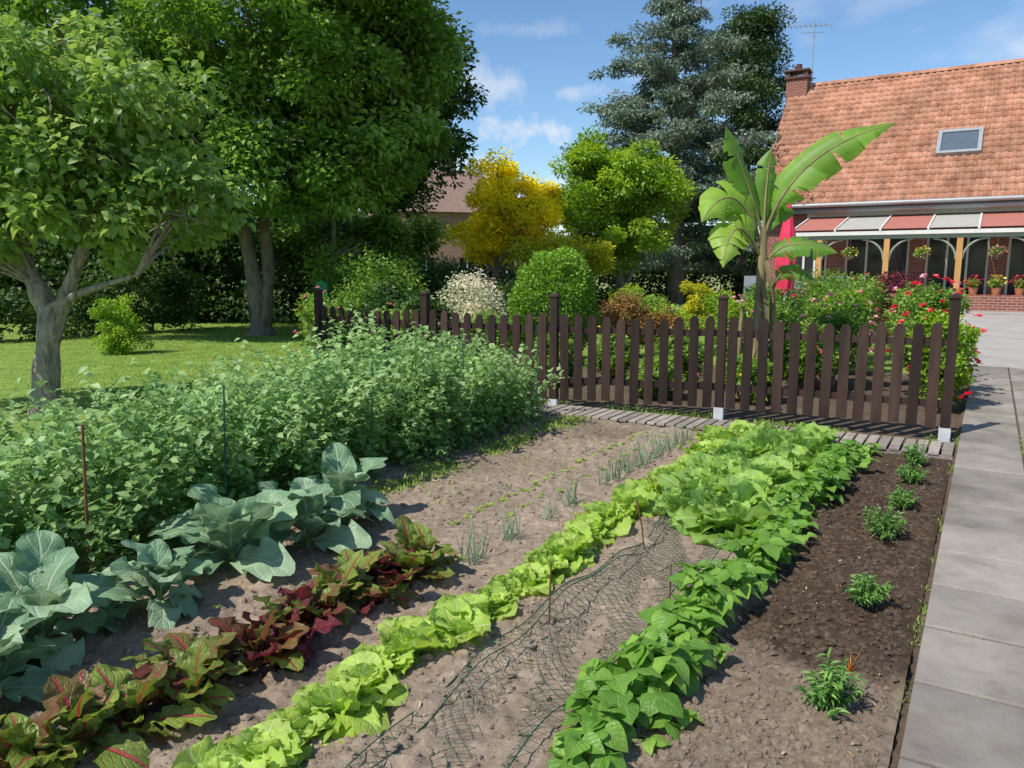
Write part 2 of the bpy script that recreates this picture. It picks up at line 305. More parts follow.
# ---------------------------------------------------------------- fence
FP=[(4.25,7.4),(2.33,8.52),(.50,9.08),(-1.12,10.0),(-2.78,11.1)]
b=MB(); bm=MB()
def obox(b,c,ax,hw,hd,z0,z1,mat=0,rnd=None):
    c=np.array(c); ax=np.array(ax)/np.linalg.norm(ax); ay=np.array([-ax[1],ax[0]])
    V=[]
    for z in (z0,z1):
        for sx,sy in ((-1,-1),(1,-1),(1,1),(-1,1)):
            p=c+ax*hw*sx+ay*hd*sy; V.append((p[0],p[1],z))
    F=[(3,2,1,0),(4,5,6,7),(0,1,5,4),(1,2,6,5),(2,3,7,6),(3,0,4,7)]
    rr=random.random() if rnd is None else rnd
    b.add(V,F,mat,np.tile([rr,.5,.5],(8,1)))
fpar=empty('picket_fence',False)
for k,(x,y) in enumerate(FP):
    d=np.array(FP[min(k+1,4)])-np.array(FP[max(k-1,0)])
    obox(b,(x,y),d,.045,.045,.13,1.36+.05*(k==0),rnd=.3)
    z=1.36+.05*(k==0); ax=d/np.linalg.norm(d); ay=np.array([-ax[1],ax[0]])
    V=[(*(np.array([x,y])+ax*.056*sx+ay*.056*sy),z+.001) for sx,sy in((-1,-1),(1,-1),(1,1),(-1,1))]; V2=[(v[0],v[1],z+.02) for v in V]
    b.add(V+V2+[(x,y,z+.055)],[(3,2,1,0),(0,1,5,4),(1,2,6,5),(2,3,7,6),(3,0,4,7)]); b.add(V2+[(x,y,z+.055)],[(0,1,4),(1,2,4),(2,3,4),(3,0,4)])
    obox(bm,(x,y),d,.052,.052,0,.15); obox(bm,(x,y),d,.02,.02,-.1,.0)
for k in range(4):
    a=np.array(FP[k]); c=np.array(FP[k+1]); d=c-a; Ln=np.linalg.norm(d); d/=Ln; nrm=np.array([d[1],-d[0]])
    if nrm[1]>0: nrm=-nrm
    for z in (.38,.98): obox(b,(a+c)/2,d,Ln/2-.047,.018,z-.035,z+.035)
    npk=int(round((Ln-.1)/.168))
    for i in range(npk):
        q=a+d*(.05+(i+.5)*(Ln-.1)/npk); q=q+nrm*.031
        hw=.05; zt=1.15+.025*math.cos((i+.5)/npk*2*math.pi)+U(-.008,.008); zb=.15+U(-.012,.012)
        tilt=U(-.01,.01)
        prof=[(-hw,zb),(hw,zb),(hw,zt-.06),(hw*.8,zt-.025),(hw*.4,zt-.004),(-hw*.4,zt-.004),(-hw*.8,zt-.025),(-hw,zt-.06)]
        V=[]
        for off in (-.011,.011):
            for px,pz in prof:
                p=q+d*(px+tilt*(pz-.6))+nrm*off; V.append((p[0],p[1],pz))
        rr=random.random(); Cc=np.tile([rr,.5,.5],(16,1))
        b.add(V,[(0,1,2,7),(2,3,6,7),(3,4,5,6),(15,10,9,8),(15,14,11,10),(14,13,12,11)]+[(j,8+j,8+(j+1)%8,(j+1)%8) for j in range(8)],0,Cc)
b.build('pickets_and_posts',[M_wood],False,fpar); bm.build('post_shoes',[M_metal],False,fpar)
# ---------------------------------------------------------------- vegetables
LT=[leaf_t(7,9,lambda t:.10+.52*math.sin(math.pi*min(1,t*.93)**.85*.98)**.7 if t<.985 else .2,dr,.12,.13,rf,ph,sd) for dr,rf,ph,sd in ((.9,3.5,0,1),(1.3,4.2,1,2),(.5,3.8,2,3),(-.5,4,3,4))]
M_let=leaf_mat('lettuce_leaf',[(0,(.24,.39,.05)),(.5,(.40,.55,.10)),(1,(.56,.67,.19))],vein=(.6,.7,.32),vs=.6,trans=.4,rough=.42,sv=38,midw=.05,bump=.7,nsc=12)
def lettuce(mb,s,r,size,ybias=0):
    p=Pg(np.array([s]),np.array([r]))[0]
    for ring,(nl,pit,ls,zz) in enumerate(((8,.3,1.0,.0),(7,.75,.9,.012),(6,1.1,.75,.02),(4,1.4,.6,.03))):
        az=np.arange(nl)*2*np.pi/nl+U(0,6.28)+U(-.25,.25,nl)
        pos=np.tile(p,(nl,1))+np.stack([np.cos(az),np.sin(az),0*az],-1)*.012*(4-ring)*size/.2; pos[:,2]+=zz*size/.2
        ln=size*ls*U(.75,1.2,nl)
        place_multi(mb,LT,pos,az,pit+U(-.3,.3,nl),U(-.4,.4,nl),ln,ln*U(.8,1.1,nl),.1+.17*ring+U(0,.35,nl)+ybias)
b=MB(); r=1.4
while r<6.6:
    lettuce(b,-1.97+U(-.05,.05),r,U(.095,.145)*(1+.05*r),.1); r+=U(.15,.23)
for r in (7.0,7.25,7.45): lettuce(b,-2.0+U(-.08,.08),r,.2)
b.build('young_lettuce_row',[M_let])
b=MB()
for s0_,ra_ in ((-1.64,4.8),(-1.3,4.7)):
    r=ra_
    while r<7.45:
        lettuce(b,s0_+U(-.04,.04),r,U(.21,.28),-.1); r+=U(.21,.27)
b.build('large_lettuce_rows',[leaf_mat('lettuce_leaf_green',[(0,(.19,.34,.06)),(.5,(.33,.50,.11)),(1,(.50,.64,.20))],vein=(.55,.65,.32),vs=.5,trans=.35,rough=.42,sv=38,bump=.7,nsc=10)])
def cord(t): return max(.02,.46*math.sin(math.pi*t**.62)**.85) if 0<t<1 else .02
BT=[leaf_t(4,7,cord,dr,f,.03,2,ph,sd) for dr,f,ph,sd in ((.6,.22,0,1),(1.0,.1,1,2),(.3,.3,2,3),(.8,-.1,4,5))]
M_bean=leaf_mat('bean_leaf',[(0,(.07,.18,.022)),(.5,(.15,.31,.04)),(1,(.28,.47,.075))],vein=(.36,.54,.15),vs=.5,trans=.33,rough=.4,sv=34,midw=.035,bump=.8,nsc=10)
M_stem=plain('green_stem',(.16,.26,.07),.6)
def bean(mb,s,r,h,w_,sz):
    p=Pg(np.array([s]),np.array([r]))[0]
    for k in range(7):
        a=U(0,6.28); L_=U(.2,1)*w_; q=p+np.array([math.cos(a)*L_,math.sin(a)*L_,h*U(.35,1)*(1-.3*L_/w_)])
        mid=p+(q-p)*np.array([.35,.35,.65]); mb.tube([p,mid,q],[.004,.003,.002],4,1)
        az=a+np.array([0,1.6,-1.6])+U(-.3,.3,3)
        pos=np.tile(q,(3,1)); ln=sz*U(.65,1.2)*np.array([1.15,.95,.95])
        place_multi(mb,BT,pos,az,U(-.6,.35,3),U(-.5,.5,3),ln,ln*U(.75,1.0,3),U(.1,.7)+U(0,.3,3))
b=MB(); r=2.2
while r<7.45:
    h=.20+.06*math.sin(r*2.3)+U(-.03,.03)
    for q in range(2): bean(b,-1.0+U(-.07,.07)+.03*(r-4),r+U(-.05,.05),h+U(-.04,.05),U(.08,.15),.098 if r<4.5 else .085)
    r+=.12 if not(3.55<r<3.8) else .3
b.build('bean_row',[M_bean,M_stem])
def chp(t): return .045 if t<.34 else max(.03,.045+.27*math.sin(math.pi*((t-.34)/.66)**.8)**.75)
CT=[leaf_t(7,13,chp,dr,.15,.085,rf,ph,sd) for dr,ph,sd,rf in ((.7,0,1,4),(1.1,1,2,5),(.4,2,3,4),(1.6,3,4,5),(.9,4,6,4.5))]
M_chard=leaf_mat('beet_leaf',[(0,(.13,.028,.035)),(.34,(.12,.045,.032)),(.48,(.17,.11,.04)),(.62,(.13,.20,.035)),(1,(.25,.36,.06))],vein=(.46,.045,.08),vs=.8,trans=.3,rough=.32,sv=46,midw=.06,bump=1.0,nsc=14)
b=MB(); r=1.0
while r<3.35:
    for kk in range(2):
        p=Pg(np.array([-2.56+U(-.12,.12)]),np.array([r+U(-.06,.06)]))[0]; nl=12
        az=U(0,6.28,nl); pit=U(.5,1.5,nl); ln=U(.15,.31,nl)*(1.08-.03*r)
        g=U(-.05,.45)+(0.35 if r<1.35 or r>3.0 else 0)
        place_multi(b,CT,np.tile(p,(nl,1)),az,pit,U(-.7,.7,nl),ln,ln*U(.55,.8,nl),g+U(0,.6,nl))
    r+=.17
b.build('red_chard_row',[M_chard])
def cap(t): return .035 if t<.18 else max(.05,.05+.27*math.sin(math.pi*min(1,((t-.18)/.83))**1.1)**.65)
GT=[leaf_t(9,14,cap,dr,.25,.085,rf,ph,sd) for dr,ph,sd,rf in ((.9,0,1,3),(1.4,1,2,4),(.6,2,3,3),(1.9,3,5,4),(1.1,4,7,3.5))]
M_cab=leaf_mat('cauliflower_leaf',[(0,(.12,.22,.11)),(.5,(.20,.33,.175)),(1,(.33,.45,.27))],vein=(.58,.67,.5),vs=.6,trans=.2,rough=.48,sv=30,midw=.03,bump=.9,nsc=8)
for (s,r,z) in ((-3.5,1.15,1.2),(-3.4,1.6,1.15),(-3.3,2.1,.75),(-3.45,2.65,1.1),(-3.35,3.1,1.0),(-3.5,3.55,1.0),(-3.1,1.25,.85)):
    b=MB(); p=Pg(np.array([s]),np.array([r]))[0]
    for nl,pit,ls in ((6,.5,.42),(6,.95,.48),(5,1.25,.42)):
        az=np.arange(nl)*2*np.pi/nl+U(0,6.28)+U(-.4,.4,nl); ln=ls*z*U(.7,1.1,nl)
        place_multi(b,GT,np.tile(p+np.array([0,0,.08*pit]),(nl,1)),az,pit+U(-.25,.3,nl),U(-.6,.6,nl),ln,ln*U(.7,.9,nl),U(0,1,nl))
    b.tube([p+[0,0,-.03],p+[0,0,.1]],[.02,.018],8,1)
    b.build('cauliflower_plant',[M_cab,M_stem])
b=MB(); m_=5; p=Pg(np.array([-3.02,-2.98,-3.05,-2.2,-3.1]),np.array([1.28,1.22,2.2,1.35,3.2])); place_multi(b,GT,p+[0,0,.01],U(0,6,m_),.05,U(-.2,.2,m_),U(.07,.12,m_),.08,U(0,1,m_)); b.build('fallen_leaves',[M_let])
# dry straw and leaf crumbs
M_straw=leaf_mat('dry_straw',[(0,(.22,.13,.06)),(.5,(.42,.30,.16)),(1,(.55,.45,.28))],trans=.1,nsc=9)
b=MB(); n=900; s=U(-3.9,-.2,n); r=1.3+6.2*U(0,1,n)**1.3
place(b,SMALL,Pg(s,r,.008),U(0,6.28,n),U(-.2,.3,n),U(-.5,.5,n),U(.012,.045,n),U(.003,.014,n),U(0,1,n)); b.build('plant_litter',[M_straw])
# peas
M_pea=leaf_mat('pea_leaf',[(0,(.10,.19,.05)),(.5,(.21,.35,.11)),(1,(.37,.52,.22))],trans=.34,rough=.5,nsc=4)
PT=leaf_t(2,2,lambda t:[.12,.5,.05][int(round(t*2))],.5,.2)
b=MB(); pos=[];rn=[]
for k in range(860):
    row=random.choice((-4.2,-4.25,-4.6,-4.95,-5.0,-5.35)); r=U(.5,7.25)
    s=row+rng.normal(0,.15); h=(.46+.32*vn(s,r,1.1,60)+.28*vn(s,r,3.3,61)+.018*r)*U(.62,1.15)*(1 if r<6.9 else .8)
    p=Pg(np.array([s]),np.array([r]))[0]; a=U(0,6.28); dr=U(0,.45); n_=int(h/.045)
    zz=np.linspace(0,h,n_); wig=np.stack([np.cos(a)*dr*(zz/h)**2+.03*np.sin(zz*14+a),np.sin(a)*dr*(zz/h)**2+.03*np.cos(zz*13+a),zz*(1-.25*dr*(zz/h)**3)],-1)+p
    b.tube(wig[::3],[.003],3,1)
    cr=U(0,.5)
    for q in range(4): pos.append(wig+rng.normal(0,.038,(n_,3))); rn.append(cr+.3*(zz/h)+rng.uniform(0,.3,n_))
pos=np.concatenate(pos); rn=np.concatenate(rn); n=len(pos)
place(b,PT,pos,U(0,6.28,n),U(-.6,.9,n),U(-.8,.8,n),U(.04,.08,n),U(.03,.06,n),rn)
b.build('pea_plants',[M_pea,M_stem])
def stake(name,s,r,h,rad,mat,lean=(0,0)):
    b=MB(); p=Pg(np.array([s]),np.array([r]))[0]
    b.tube([p+[0,0,-.1],p+[lean[0]*.5,lean[1]*.5,h*.5],p+[lean[0],lean[1],h]],rad,6); b.build(name,[mat])
for s,r,h in ((-3.95,3.0,.95),(-4.0,4.4,.95),(-3.95,5.6,1.0),(-3.95,6.9,1.05)): stake('pea_stake',s,r,h,.006,M_green_stake,(U(-.04,.04),U(-.04,.04)))
stake('rusty_rod',-3.9,2.1,.85,.008,M_rust,(.02,.02)); stake('rusty_rod',-1.62,2.95,.3,.005,M_rust,(.01,.02)); stake('rusty_rod',-1.6,4.1,.3,.005,M_rust,(-.06,.02)); stake('rusty_rod',-1.2,3.4,.22,.004,M_rust)
M_net=plain('green_net',(.02,.08,.045),.6)
b=MB()
def netz(s,r):
    k=(s+1.66)/.5
    return .06+.10*np.exp(-((k-.12)/.22)**2)*(.7+.5*np.sin(r*2.6))+.02*np.sin(r*9+s*20)+.05*np.exp(-((k-.95)/.15)**2)
sa0,sa1,rb0,rb1=-1.68,-1.2,1.55,4.75
for sgn in (1,-1):
    for c0 in np.arange(rb0-.6,rb1+.6,.05):
        kk=np.linspace(0,1,13); s=sa0+(sa1-sa0)*kk; r=c0+sgn*.42*(kk-.5)+.015*np.sin(kk*9+c0*7)
        m=(r>rb0)&(r<rb1)
        if m.sum()<3: continue
        s=s[m];r=r[m]; b.tube(P(s,r,0)+np.stack([0*s,0*s,netz(s,r)],-1),.0012,3)
for s in (sa0,sa1,-1.6):
    r=np.linspace(rb0,rb1,60); ss=s+.02*np.sin(r*5); b.tube(P(ss,r,0)+np.stack([0*r,0*r,netz(ss,r)+.003],-1),.003,4)
for k in range(14):
    r=np.linspace(4.45,5.05,10)+U(-.1,.1); ss=U(-1.7,-1.25)+.08*np.sin(r*12+U(0,6)); b.tube(P(ss,r,0)+np.stack([0*r,0*r,.07+.05*np.sin(r*9+k)**2],-1),.002,3)
b.build('crop_net',[M_net])
M_on=leaf_mat('onion_leaf',[(0,(.12,.22,.11)),(1,(.28,.40,.24))],trans=.1,nsc=5)
ONT=leaf_t(2,5,lambda t:.5*(1-t*.85),.35,.02)
b=MB(); pos=[]
for r in np.concatenate([[3.4,3.46,3.82,3.88,4.3,4.65,4.72],np.arange(5.2,7.2,.12)]):
    nl=int(U(9,14)); pos.append(Pg(np.full(nl,-2.38)+U(-.04,.04,nl),r+U(-.04,.04,nl)))
pos=np.concatenate(pos); n=len(pos); place(b,ONT,pos,U(0,6.28,n),U(1.1,1.57,n),U(0,6,n),U(.12,.27,n),.009,U(0,1,n)); b.build('onion_row',[M_on])
b=MB(); pos=[]
for r in np.arange(3.9,7.3,.15): pos.append(Pg(np.full(6,-2.85)+U(-.025,.025,6),r+U(-.025,.025,6)))
for r in np.arange(4.2,7.3,.24): pos.append(Pg(np.full(4,-2.62)+U(-.02,.02,4),r+U(-.02,.02,4)))
pos=np.concatenate(pos); n=len(pos); place(b,SMALL,pos,U(0,6.28,n),U(.1,.9,n),0,U(.03,.055,n),U(.025,.045,n),U(.0,.6,n)); b.build('lettuce_seedlings',[M_let])
M_mar=leaf_mat('marigold_leaf',[(0,(.06,.16,.03)),(.6,(.15,.30,.06)),(1,(.26,.42,.11))],trans=.25,nsc=10)
M_orange=leaf_mat('orange_petal',[(0,(.55,.16,.02)),(1,(.7,.3,.03))],trans=.2,nsc=20)
for r,hh in ((2.9,.21),(3.97,.19),(5.0,.21),(5.8,.19),(6.5,.21),(7.15,.24)):
    b=MB(); p=Pg(np.array([-.42+U(-.03,.03)]),np.array([r]))[0]; sc_=U(.8,1.15)
    for k in range(32):
        a=U(0,6.28); rr=U(0,.12)*sc_; q=p+np.array([math.cos(a)*rr,math.sin(a)*rr,hh*sc_*U(.3,1)*(1-rr*2.5)]); m_=p+(q-p)*[.4,.4,.6]; b.tube([p,m_,q],[.0025,.002,.001],3,1)
        tt=np.linspace(.35,1,9); st_=p+(q-p)*tt[:,None]
        for sd in (-1,1):
            n=9; place(b,SMALL,st_,a+sd*U(.6,1.3,n),U(-.1,.7,n),U(-.5,.5,n),U(.03,.05,n),U(.008,.012,n),U(0,1,n))
    b.build('marigold_plant',[M_mar,M_stem])
b=MB(); p=Pg(np.array([-.37]),np.array([3.25]))[0]; place(b,ONT,np.tile(p,(9,1)),U(0,6,9),U(.9,1.5,9),0,U(.05,.11,9),.006,U(0,1,9)); b.build('dry_seedling',[M_orange])
b=MB(); n=5200; r=U(3.5,7.5,n); s=-3.78+rng.normal(0,.1,n); s2=-3.3+rng.normal(0,.3,n); s=np.where(rng.random(n)<.06,s2,s)
k=vn(s,r,2.5,15)>.42; s=s[k]; r=r[k]; n=len(s)
place(b,BL,Pg(s,r),U(0,6.28,n),U(.3,1.3,n),0,U(.03,.08,n),U(.006,.016,n),U(0,1,n))
n=1400; s=np.where(rng.random(n)<.5,-.155,.365)+rng.normal(0,.014,n); r=U(1.5,9,n); k=vn(s*0,r,3,5)>.5
place(b,BL,P(s,r,.05)[k],U(0,6.28,k.sum()),U(.6,1.4,k.sum()),0,U(.02,.05,k.sum()),.008,U(0,1,k.sum()))
n=700; r=-1.2+.56*rng.integers(4,18,n)+rng.normal(0,.006,n); s=U(-.13,.8,n); k=vn(s,r,4,25)>.6
place(b,BL,P(s,r,.055)[k],U(0,6.28,k.sum()),U(.6,1.4,k.sum()),0,U(.015,.035,k.sum()),.007,U(0,1,k.sum()))
n=7000; t_=U(0,1,n); s=-.3-7.5*t_; r=8.35-.3*t_+rng.normal(0,.14,n)+.1; k=vn(s,r,2.2,77)>.4
place(b,BL,P(s,r,.0)[k],U(0,6.28,k.sum()),U(.4,1.5,k.sum()),0,U(.05,.14,k.sum()),.012,U(0,1,k.sum()))
b.build('weeds',[M_blade])
b=MB(); b.add([P(-4.4,7.52,.012),P(-.15,7.52,.012),P(-.15,14,.012),P(-8.3,12.5,.012),P(-8.3,7.6,.012)],[(0,1,2,3,4)],0,np.tile([.8,.5,.5],(5,1))); b.build('flower_bed_soil',[M_soil])
# ---------------------------------------------------------------- foliage functions
def clumps(mb,cen,rad,per,ln,wd,mat=0,flat=.75,crnd=None,jit=.35,T=DIAM):
    cen=np.asarray(cen); Nc=len(cen); rad=np.zeros(Nc)+rad
    n=Nc*per; d=rng.normal(size=(n,3)); d/=np.linalg.norm(d,axis=1)[:,None]
    rr=U(0,1,n)**.45; R2=np.repeat(rad,per)
    off=d*(rr*R2)[:,None]; off[:,2]*=flat
    pos=np.repeat(cen,per,axis=0)+off
    az=np.arctan2(d[:,1],d[:,0])+rng.normal(0,.8,n); pitch=rng.normal(-.15,.5,n)+d[:,2]*.4
    cr=U(0,1,Nc) if crnd is None else crnd
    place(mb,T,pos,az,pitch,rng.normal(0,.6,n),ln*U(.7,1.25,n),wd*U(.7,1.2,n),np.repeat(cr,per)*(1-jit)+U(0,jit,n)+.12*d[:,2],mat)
def ell_pts(n,c,rad,bias=.5):
    d=rng.normal(size=(n,3)); d/=np.linalg.norm(d,axis=1)[:,None]
    return d*(U(0,1,n)**bias)[:,None]*np.array(rad)+np.array(c)
def limb(mb,a,c,ra,rb,mat=1,sag=.1,k=6):
    a=np.array(a,float); c=np.array(c,float); t_=np.linspace(0,1,6)[:,None]
    m=(a+c)/2+np.array([U(-.1,.1),U(-.1,.1),sag])*np.linalg.norm(c-a)
    pts=(1-t_)**2*a+2*t_*(1-t_)*m+t_**2*c
    mb.tube(pts,np.linspace(ra,rb,6),k,mat)
    return pts
def tree(name,trunks,ells,mats,cl_r=.6,per=300,ln=.13,wd=.07,flat=.75,nlimb=40,T=DIAM,bias=.5,limb_r=.06):
    b=MB(); nodes=[]
    for pts,rad in trunks:
        pts=np.array(pts,float); tt=np.linspace(0,1,len(pts)); t2=np.linspace(0,1,len(pts)*4)
        P2=np.stack([np.interp(t2,tt,pts[:,i]) for i in range(3)],-1); P2[1:-1]=(P2[:-2]+P2[1:-1]*2+P2[2:])/4
        R2=np.interp(t2,tt,rad)*(1+.07*np.sin(t2*23)+U(-.04,.04,len(t2)))
        b.tube(P2,R2,14,1); nodes+=list(pts[len(pts)//2:])
    cs=[]
    for c,rd,n in ells: cs.append(ell_pts(n,c,rd,bias))
    cs=np.concatenate(cs); nodes=np.array(nodes)
    for c in cs[rng.permutation(len(cs))[:nlimb]]:
        q=nodes[np.argmin(np.linalg.norm(nodes-c,axis=1)+np.maximum(0,nodes[:,2]-c[2])*2)]
        p=limb(b,q,c,limb_r,.012)
        for k in range(2):
            limb(b,p[3+k],p[3+k]+rng.normal(0,.5,3)*cl_r*1.5,.02,.006,k=4)
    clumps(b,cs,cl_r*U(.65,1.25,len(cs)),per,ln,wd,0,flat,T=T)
    return b.build(name,mats)
def shrub(name,x,y,rw,h,mat,n=3500,ln=.07,wd=.04,fl=None,z0=0,nc=26,flat=.8):
    b=MB(); cs=ell_pts(nc,(x,y,z0+h*.52),(rw*.78,rw*.78,h*.40),.35)
    for c in cs[:6]: limb(b,(x+U(-.05,.05),y,0),c,.02,.006,k=5,mat=1)
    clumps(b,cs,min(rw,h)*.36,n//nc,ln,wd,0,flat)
    mats=[mat,M_bark]
    if fl:
        fm,fn,fs=fl; p=ell_pts(fn,(x,y,z0+h*.55),(rw*1.08,rw*1.08,h*.5),.08)
        q=np.repeat(p,9,axis=0); az=np.tile(np.arange(9)*.9,fn)
        place(b,SMALL,q,az,U(.0,1.3,len(q)),0,fs,fs*.9,U(0,1,len(q)),2)
        mats.append(fm)
    return b.build(name,mats)
# ---------------------------------------------------------------- trees
G=lambda a,b_,c: [(0,a),(.5,b_),(1,c)]
M_walnut=leaf_mat('walnut_leaf',G((.06,.14,.02),(.16,.285,.045),(.32,.46,.11)),trans=.36,nsc=1.5,hue=.495)
M_fig=leaf_mat('fruit_tree_leaf',G((.08,.16,.025),(.20,.32,.065),(.38,.48,.14)),vein=(.34,.42,.14),vs=.4,trans=.38,nsc=3,bump=0)
M_dark=leaf_mat('dark_leaf',G((.022,.055,.012),(.045,.10,.02),(.095,.17,.035)),trans=.22,nsc=1.5)
M_mid=leaf_mat('mid_leaf',G((.07,.16,.025),(.16,.28,.045),(.29,.43,.08)),trans=.33,nsc=2)
M_yel=leaf_mat('golden_leaf',G((.58,.50,.02),(.84,.72,.03),(.93,.86,.08)),trans=.4,nsc=2,hue=.503)
M_yelg=leaf_mat('yellow_green_leaf',G((.11,.21,.02),(.22,.36,.035),(.37,.51,.06)),trans=.34,nsc=2)
M_gg=leaf_mat('golden_green_leaf',G((.24,.28,.02),(.46,.46,.03),(.68,.62,.06)),trans=.33,nsc=2,hue=.5)
M_cedar=leaf_mat('grey_green_needles',G((.085,.125,.085),(.175,.235,.165),(.31,.385,.28)),trans=.15,nsc=2)
M_pine=leaf_mat('pine_needles',G((.02,.045,.014),(.05,.095,.028),(.11,.17,.05)),trans=.15,nsc=2)
M_pink=leaf_mat('pink_white_leaf',G((.30,.42,.18),(.70,.66,.48),(.88,.76,.70)),trans=.3,nsc=3)
M_red=leaf_mat('dark_red_leaf',G((.05,.013,.018),(.13,.025,.035),(.28,.05,.07)),trans=.25,nsc=3)
M_rusty=leaf_mat('bronze_leaf',G((.12,.12,.03),(.27,.14,.04),(.38,.24,.08)),trans=.25,nsc=3)
M_fred=leaf_mat('red_flower',G((.6,.01,.04),(.8,.04,.08),(.88,.14,.15)),trans=.2,nsc=3)
M_fpink=leaf_mat('pink_flower',G((.8,.15,.3),(.88,.35,.42),(.92,.6,.6)),trans=.2,nsc=3)
M_fyel=leaf_mat('yellow_flower',G((.8,.5,.03),(.85,.7,.1),(.9,.85,.3)),trans=.2,nsc=3)
tree('fruit_tree',[([(-5.55,9,-.05),(-5.5,9,.5),(-5.4,9.0,1.1),(-5.55,9.05,1.5)],[.19,.14,.125,.11]),
  ([(-5.45,9,.75),(-5.2,8.95,1.3),(-4.85,8.9,2.0),(-4.5,8.9,2.9)],[.10,.08,.06,.03]),
  ([(-5.5,9.05,1.35),(-5.8,9.1,2.0),(-5.9,9.2,2.9),(-5.6,9.2,4.0)],[.10,.08,.06,.03]),
  ([(-5.45,9.0,1.2),(-4.9,8.8,1.42),(-4.2,8.7,1.62)],[.06,.045,.02])],
  [((-5.7,9.1,3.5),(1.9,1.7,1.4),80),((-4.5,8.9,2.5),(1.2,1.0,.7),34),((-6.7,9,2.4),(1.2,1.2,.9),26),((-4.1,8.9,3.4),(.7,.8,.9),14)],[M_fig,M_barkpale],cl_r=.38,per=105,ln=.125,wd=.08,nlimb=60,T=leaf_t(2,3,oval,.8,.2),bias=.42,limb_r=.026)
W=(-6.35,19.5)
tree('walnut_tree',[([(W[0],W[1],-.1),(W[0]-.02,W[1],.4),(W[0]-.15,W[1],1.6),(W[0]-.4,W[1],3.0),(W[0]-.9,W[1],5),(W[0]-1.2,W[1],7.5)],[.34,.24,.18,.16,.13,.07]),
  ([(W[0]+.05,W[1],.3),(W[0]+.22,W[1]+.1,1.6),(W[0]+.1,W[1]+.2,3.2),(W[0]+.9,W[1]+.2,5.2),(W[0]+1.8,W[1],7.8)],[.2,.15,.13,.11,.06]),
  ([(W[0]+.15,W[1]+.2,3),(W[0]+2.2,W[1]-.2,4.4),(W[0]+3.6,W[1],5.4)],[.12,.09,.04]),([(W[0]-.4,W[1],3),(W[0]-2.4,W[1]-.4,4.2),(W[0]-4,W[1],4.8)],[.12,.09,.04])],
  [((-6.6,19.5,7.6),(5.2,4.6,3.9),200),((-3.6,19.2,5.8),(2.0,2.2,2.6),50),((-9.2,18.5,4.2),(2.6,2.5,1.7),50),((-7.8,17.8,3.2),(1.6,1.0,.9),20),((-5.0,18.0,4.0),(2.4,1.4,.9),34),((-3.2,18.6,3.9),(1.0,1.0,.8),10),((-2.6,19.5,8.6),(1.1,1.5,2.2),18)],[M_walnut,M_bark],cl_r=.68,per=290,ln=.19,wd=.10,nlimb=90,bias=.36)
tree('background_tree',[([(-14,27,0),(-14,27,3),(-13.8,27,6)],[.3,.22,.1])],[((-14,27,5.2),(5.2,3.5,4.4),110),((-21,26,5),(4,3,4.5),60),((-14,27,2.5),(7,2,2),60)],[M_dark,M_bark],cl_r=1.25,per=280,ln=.30,wd=.18,nlimb=25)
tree('background_tree',[([(-4.6,29,0),(-4.5,29,4),(-4.4,29,8)],[.25,.2,.1])],[((-4.3,29,8.2),(2.9,3,4.4),120)],[M_dark,M_bark],cl_r=.95,per=300,ln=.24,wd=.14,nlimb=25)
tree('background_tree',[([(-5.3,23,0),(-5.25,23,2),(-5.2,23,4)],[.09,.07,.05])],[((-4.9,25,2.5),(2.6,1.5,.8),40),((-5.6,23,4.2),(.7,.8,.9),12)],[M_mid,M_bark],cl_r=.6,per=260,ln=.2,wd=.11,nlimb=10)
tree('green_round_tree',[([(3.6,25,0),(3.5,25,1.2),(3.3,25,2.6),(3.2,25,4.5)],[.16,.12,.1,.05]),([(3.55,25,.8),(4.1,25,2.2),(4.4,25,3.6)],[.1,.07,.03])],
  [((3.25,25,3.6),(2.3,2,1.9),120),((2.9,25,4.9),(1.3,1.3,.9),26)],[M_yelg,M_bark],cl_r=.46,per=280,ln=.14,wd=.08,nlimb=30)
tree('golden_locust_tree',[([(-.5,24,0),(-.5,24,1.5),(-.4,24,3.5)],[.12,.09,.04])],[((-.45,24,3.8),(1.15,1.1,1.1),46),((.4,24,3.3),(1.4,1.1,1.0),40),((-1.1,24,2.6),(.7,.7,.6),14),((.3,24,2.2),(1.6,.9,.6),26)],[M_yel,M_bark],cl_r=.40,per=230,ln=.12,wd=.08,nlimb=22)
tree('yellow_green_tree',[([(1.9,22,0),(1.9,22,1.2),(2.0,22,1.9)],[.08,.06,.03])],[((1.6,22,1.9),(1.9,1,.7),40)],[M_gg,M_bark],cl_r=.4,per=200,ln=.11,wd=.07,nlimb=14)
